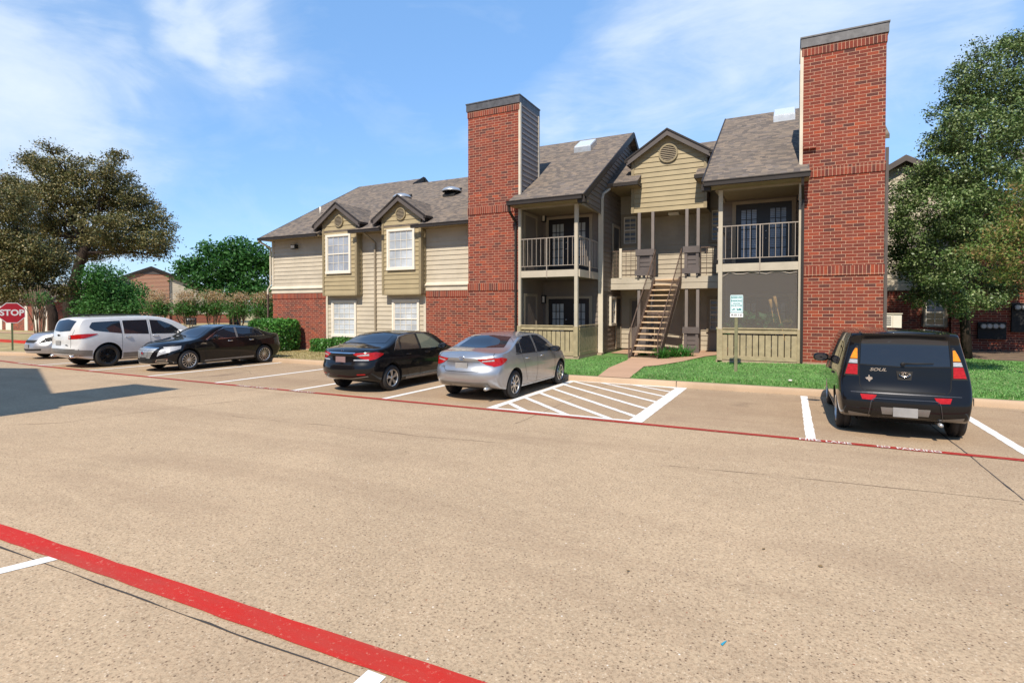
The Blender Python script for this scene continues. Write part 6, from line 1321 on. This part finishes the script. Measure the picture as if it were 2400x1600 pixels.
# low garage row behind the stop sign
t = thing('garage_building', 'low brick garage row with white doors behind the stop sign', 'building', (-54,24.5,0)); Yg = 24.6
XG = onY(128,725,Yg).x; m = MB(); m.box(-75,XG,Yg,Yg+7,0,2.75); pt(m, 'brick_wall', 'brick', t)
m = MB(); m.box(-75.3,XG+.3,Yg-.3,Yg+.05,2.62,2.85); pt(m, 'fascia', 'cream2', t); m = MB(); slab(m, [(-75.5,Yg-.4,2.85),(XG+.5,Yg-.4,2.85),(XG+.5,Yg+3.5,4.5),(-75.5,Yg+3.5,4.5)]); pt(m, 'roof', 'shingle', t)
for px0, px1 in ((-14,6),(15,27),(59,66),(80,92),(104,112)):
    a, b = onY(px0,750,Yg), onY(px1,750,Yg); m = MB(); m.box(a.x,b.x,Yg-.06,Yg,0,2.3); pt(m, 'garage_door', 'white', t)
t = thing('privacy_screen', 'dark upright slatted screen behind the crape myrtles near the corner of the building', 'fence', tuple(atd(552,780,50))); a = atd(552,725,50); m = MB()
for i in range(7): m.box(a.x-.6+i*.18,a.x-.45+i*.18,a.y,a.y+.05,-1.2,2.1)
m.box(a.x-.62,a.x+.66,a.y+.05,a.y+.1,1.7,1.85); m.box(a.x-.62,a.x+.66,a.y+.05,a.y+.1,-.6,-.45); pt(m, 'slats', 'plastic', t)
p = atd(450,748,44); meters('white round meters on a dark board far behind the blue car roof', (437,443,449,455), 748.5, p.y, .8)
# building beside the photographer whose shadow falls across the lane (outside the frame)
t = thing('apartment_building', 'gable-fronted brick building beside the lane, outside the left edge, casting the dark shadow', 'building', (-22,-7,0))
m = MB(); m.box(-31,-12.8,-14,0,0,6.0); m.prism([(-31,0,6),(-12.8,0,6),(-12.8,0,6.37),(-21.8,0,10.3),(-31,0,6.28)], (0,-14,0)); pt(m, 'brick_wall', 'brick', t)
m = MB(); m.box(-14.8,-12.8,-1.95,-.2,0,9.8); pt(m, 'chimney', 'brick', t); 
m = MB(); slab(m, [(-31.3,.02,6.25),(-21.8,.02,10.42),(-21.8,-14,10.42),(-31.3,-14,6.25)]); slab(m, [(-21.8,.02,10.42),(-12.6,.02,6.42),(-12.6,-14,6.42),(-21.8,-14,10.42)]); pt(m, 'roof', 'shingle', t)

# ============================================================ SKY, SUN, CAMERA
to_sun = V(.10,-1,1.13).normalized()
W = bpy.data.worlds.new('World'); S.world = W; W.use_nodes = True; nt = W.node_tree
sky = nt.nodes.new('ShaderNodeTexSky'); sky.sky_type = 'NISHITA'; sky.sun_disc = False; sky.sun_elevation = math.asin(to_sun.z); sky.sun_rotation = math.pi-math.atan2(.10,1)
sky.air_density = 1.0; sky.dust_density = SKY_DUST; sky.ozone_density = 2.0; sky.altitude = 100
T = NT(W); bg = nt.nodes['Background']; bg.inputs['Strength'].default_value = SKY_STR
tc = nt.nodes.new('ShaderNodeTexCoord').outputs['Generated']
def vdot(vec, c):
    n = nt.nodes.new('ShaderNodeVectorMath'); n.operation = 'DOT_PRODUCT'; nt.links.new(vec, n.inputs[0]); n.inputs[1].default_value = c; return n.outputs['Value']
wn = nt.nodes.new('ShaderNodeTexNoise'); wn.inputs['Scale'].default_value = 3.2; wn.inputs['Detail'].default_value = 4; nt.links.new(tc, wn.inputs['Vector'])
va = nt.nodes.new('ShaderNodeVectorMath'); va.operation = 'MULTIPLY_ADD'; nt.links.new(wn.outputs['Color'], va.inputs[0]); va.inputs[1].default_value = (.32,.32,.32); nt.links.new(tc, va.inputs[2])
vs = nt.nodes.new('ShaderNodeVectorMath'); vs.operation = 'SUBTRACT'; nt.links.new(va.outputs[0], vs.inputs[0]); vs.inputs[1].default_value = (.16,.16,.16)
vn = nt.nodes.new('ShaderNodeVectorMath'); vn.operation = 'NORMALIZE'; nt.links.new(vs.outputs[0], vn.inputs[0])
mask = None
for (px, py, rad, amp) in ((-80,350,16,1.05),(40,250,9,.75),(20,60,10,.5),(180,330,6,.5),(385,75,2.8,.85),(480,60,7,.42),(580,110,8,.36),(1250,310,8,.40),(1400,260,9,.50),(1620,180,10,.60),(1850,90,10,.74),(2050,30,10,.74),(1500,40,8,.34),(2330,230,9,.28),(760,420,8,.25),(1150,450,6,.3),(900,250,9,.2),(1700,420,9,.25)):
    d = ray(px, py).normalized(); v = vdot(vn.outputs[0], tuple(d)); c0 = math.cos(math.radians(rad))
    mr = nt.nodes.new('ShaderNodeMapRange'); mr.interpolation_type = 'SMOOTHSTEP'; nt.links.new(v, mr.inputs['Value']); mr.inputs['From Min'].default_value = c0; mr.inputs['From Max'].default_value = 1; mr.inputs['To Max'].default_value = amp
    mask = mr.outputs[0] if mask is None else T.math('MAXIMUM', mask, mr.outputs[0]) if False else T.math('SUBTRACT', T.math('ADD', mask, mr.outputs[0]), T.math('MULTIPLY', mask, mr.outputs[0])) if mask is not None else mr.outputs[0]
mp = nt.nodes.new('ShaderNodeMapping'); mp.inputs['Rotation'].default_value = (.25, .5, YAW); mp.inputs['Scale'].default_value = (1.3, 2.2, 4.2); nt.links.new(tc, mp.inputs[0])
n1 = T.noise(2.1, mp.outputs[0], 10, .60, .7); n2 = T.noise(9, mp.outputs[0], 8, .62, .4)
nn = T.math('ADD', T.math('MULTIPLY', n1, .8), T.math('MULTIPLY', n2, .2))
cloud = T.ramp(T.math('ADD', T.math('MULTIPLY', mask, .70), T.math('MULTIPLY', T.math('SUBTRACT', nn, .5), 1.35)), [(.04,.04),(.30,.20),(.62,.66),(.85,.88)])
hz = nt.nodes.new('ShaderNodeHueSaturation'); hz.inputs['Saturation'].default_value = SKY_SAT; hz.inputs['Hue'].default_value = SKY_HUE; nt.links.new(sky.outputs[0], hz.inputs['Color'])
north = vdot(tc, (-.1,1,0)); nt.links.new(T.math('ADD', SKY_VAL, T.math('MULTIPLY', north, SKY_N)), hz.inputs['Value'])  # sky raised northward, dimmed behind the camera to deepen shade on the walls
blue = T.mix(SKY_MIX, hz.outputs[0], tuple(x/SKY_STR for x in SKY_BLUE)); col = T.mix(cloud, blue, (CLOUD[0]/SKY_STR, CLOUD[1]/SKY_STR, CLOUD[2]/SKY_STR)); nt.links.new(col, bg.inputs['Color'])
L = bpy.data.lights.new('sun', 'SUN'); L.energy = SUN; L.angle = math.radians(.53); L.color = (1,.91,.78); so = bpy.data.objects.new('sun', L); COL.objects.link(so); so.rotation_euler = to_sun.to_track_quat('Z','Y').to_euler(); so.location = to_sun*40
cam = bpy.data.cameras.new('camera'); cam.sensor_width = 36; cam.lens = 36*F/2400; cam.shift_y = -(800-_CY)/2400; cam.clip_start = .1; cam.clip_end = 3000
co = bpy.data.objects.new('camera', cam); COL.objects.link(co); co.location = (0,0,EYE); co.rotation_euler = (math.pi/2-TILT, 0, YAW); S.camera = co
S.view_settings.view_transform = 'Standard'; S.view_settings.look = 'None'; S.view_settings.exposure = EXPO; S.view_settings.gamma = 1; S.view_settings.use_curve_mapping = False
S.cycles.max_bounces = 6; S.cycles.transparent_max_bounces = 12
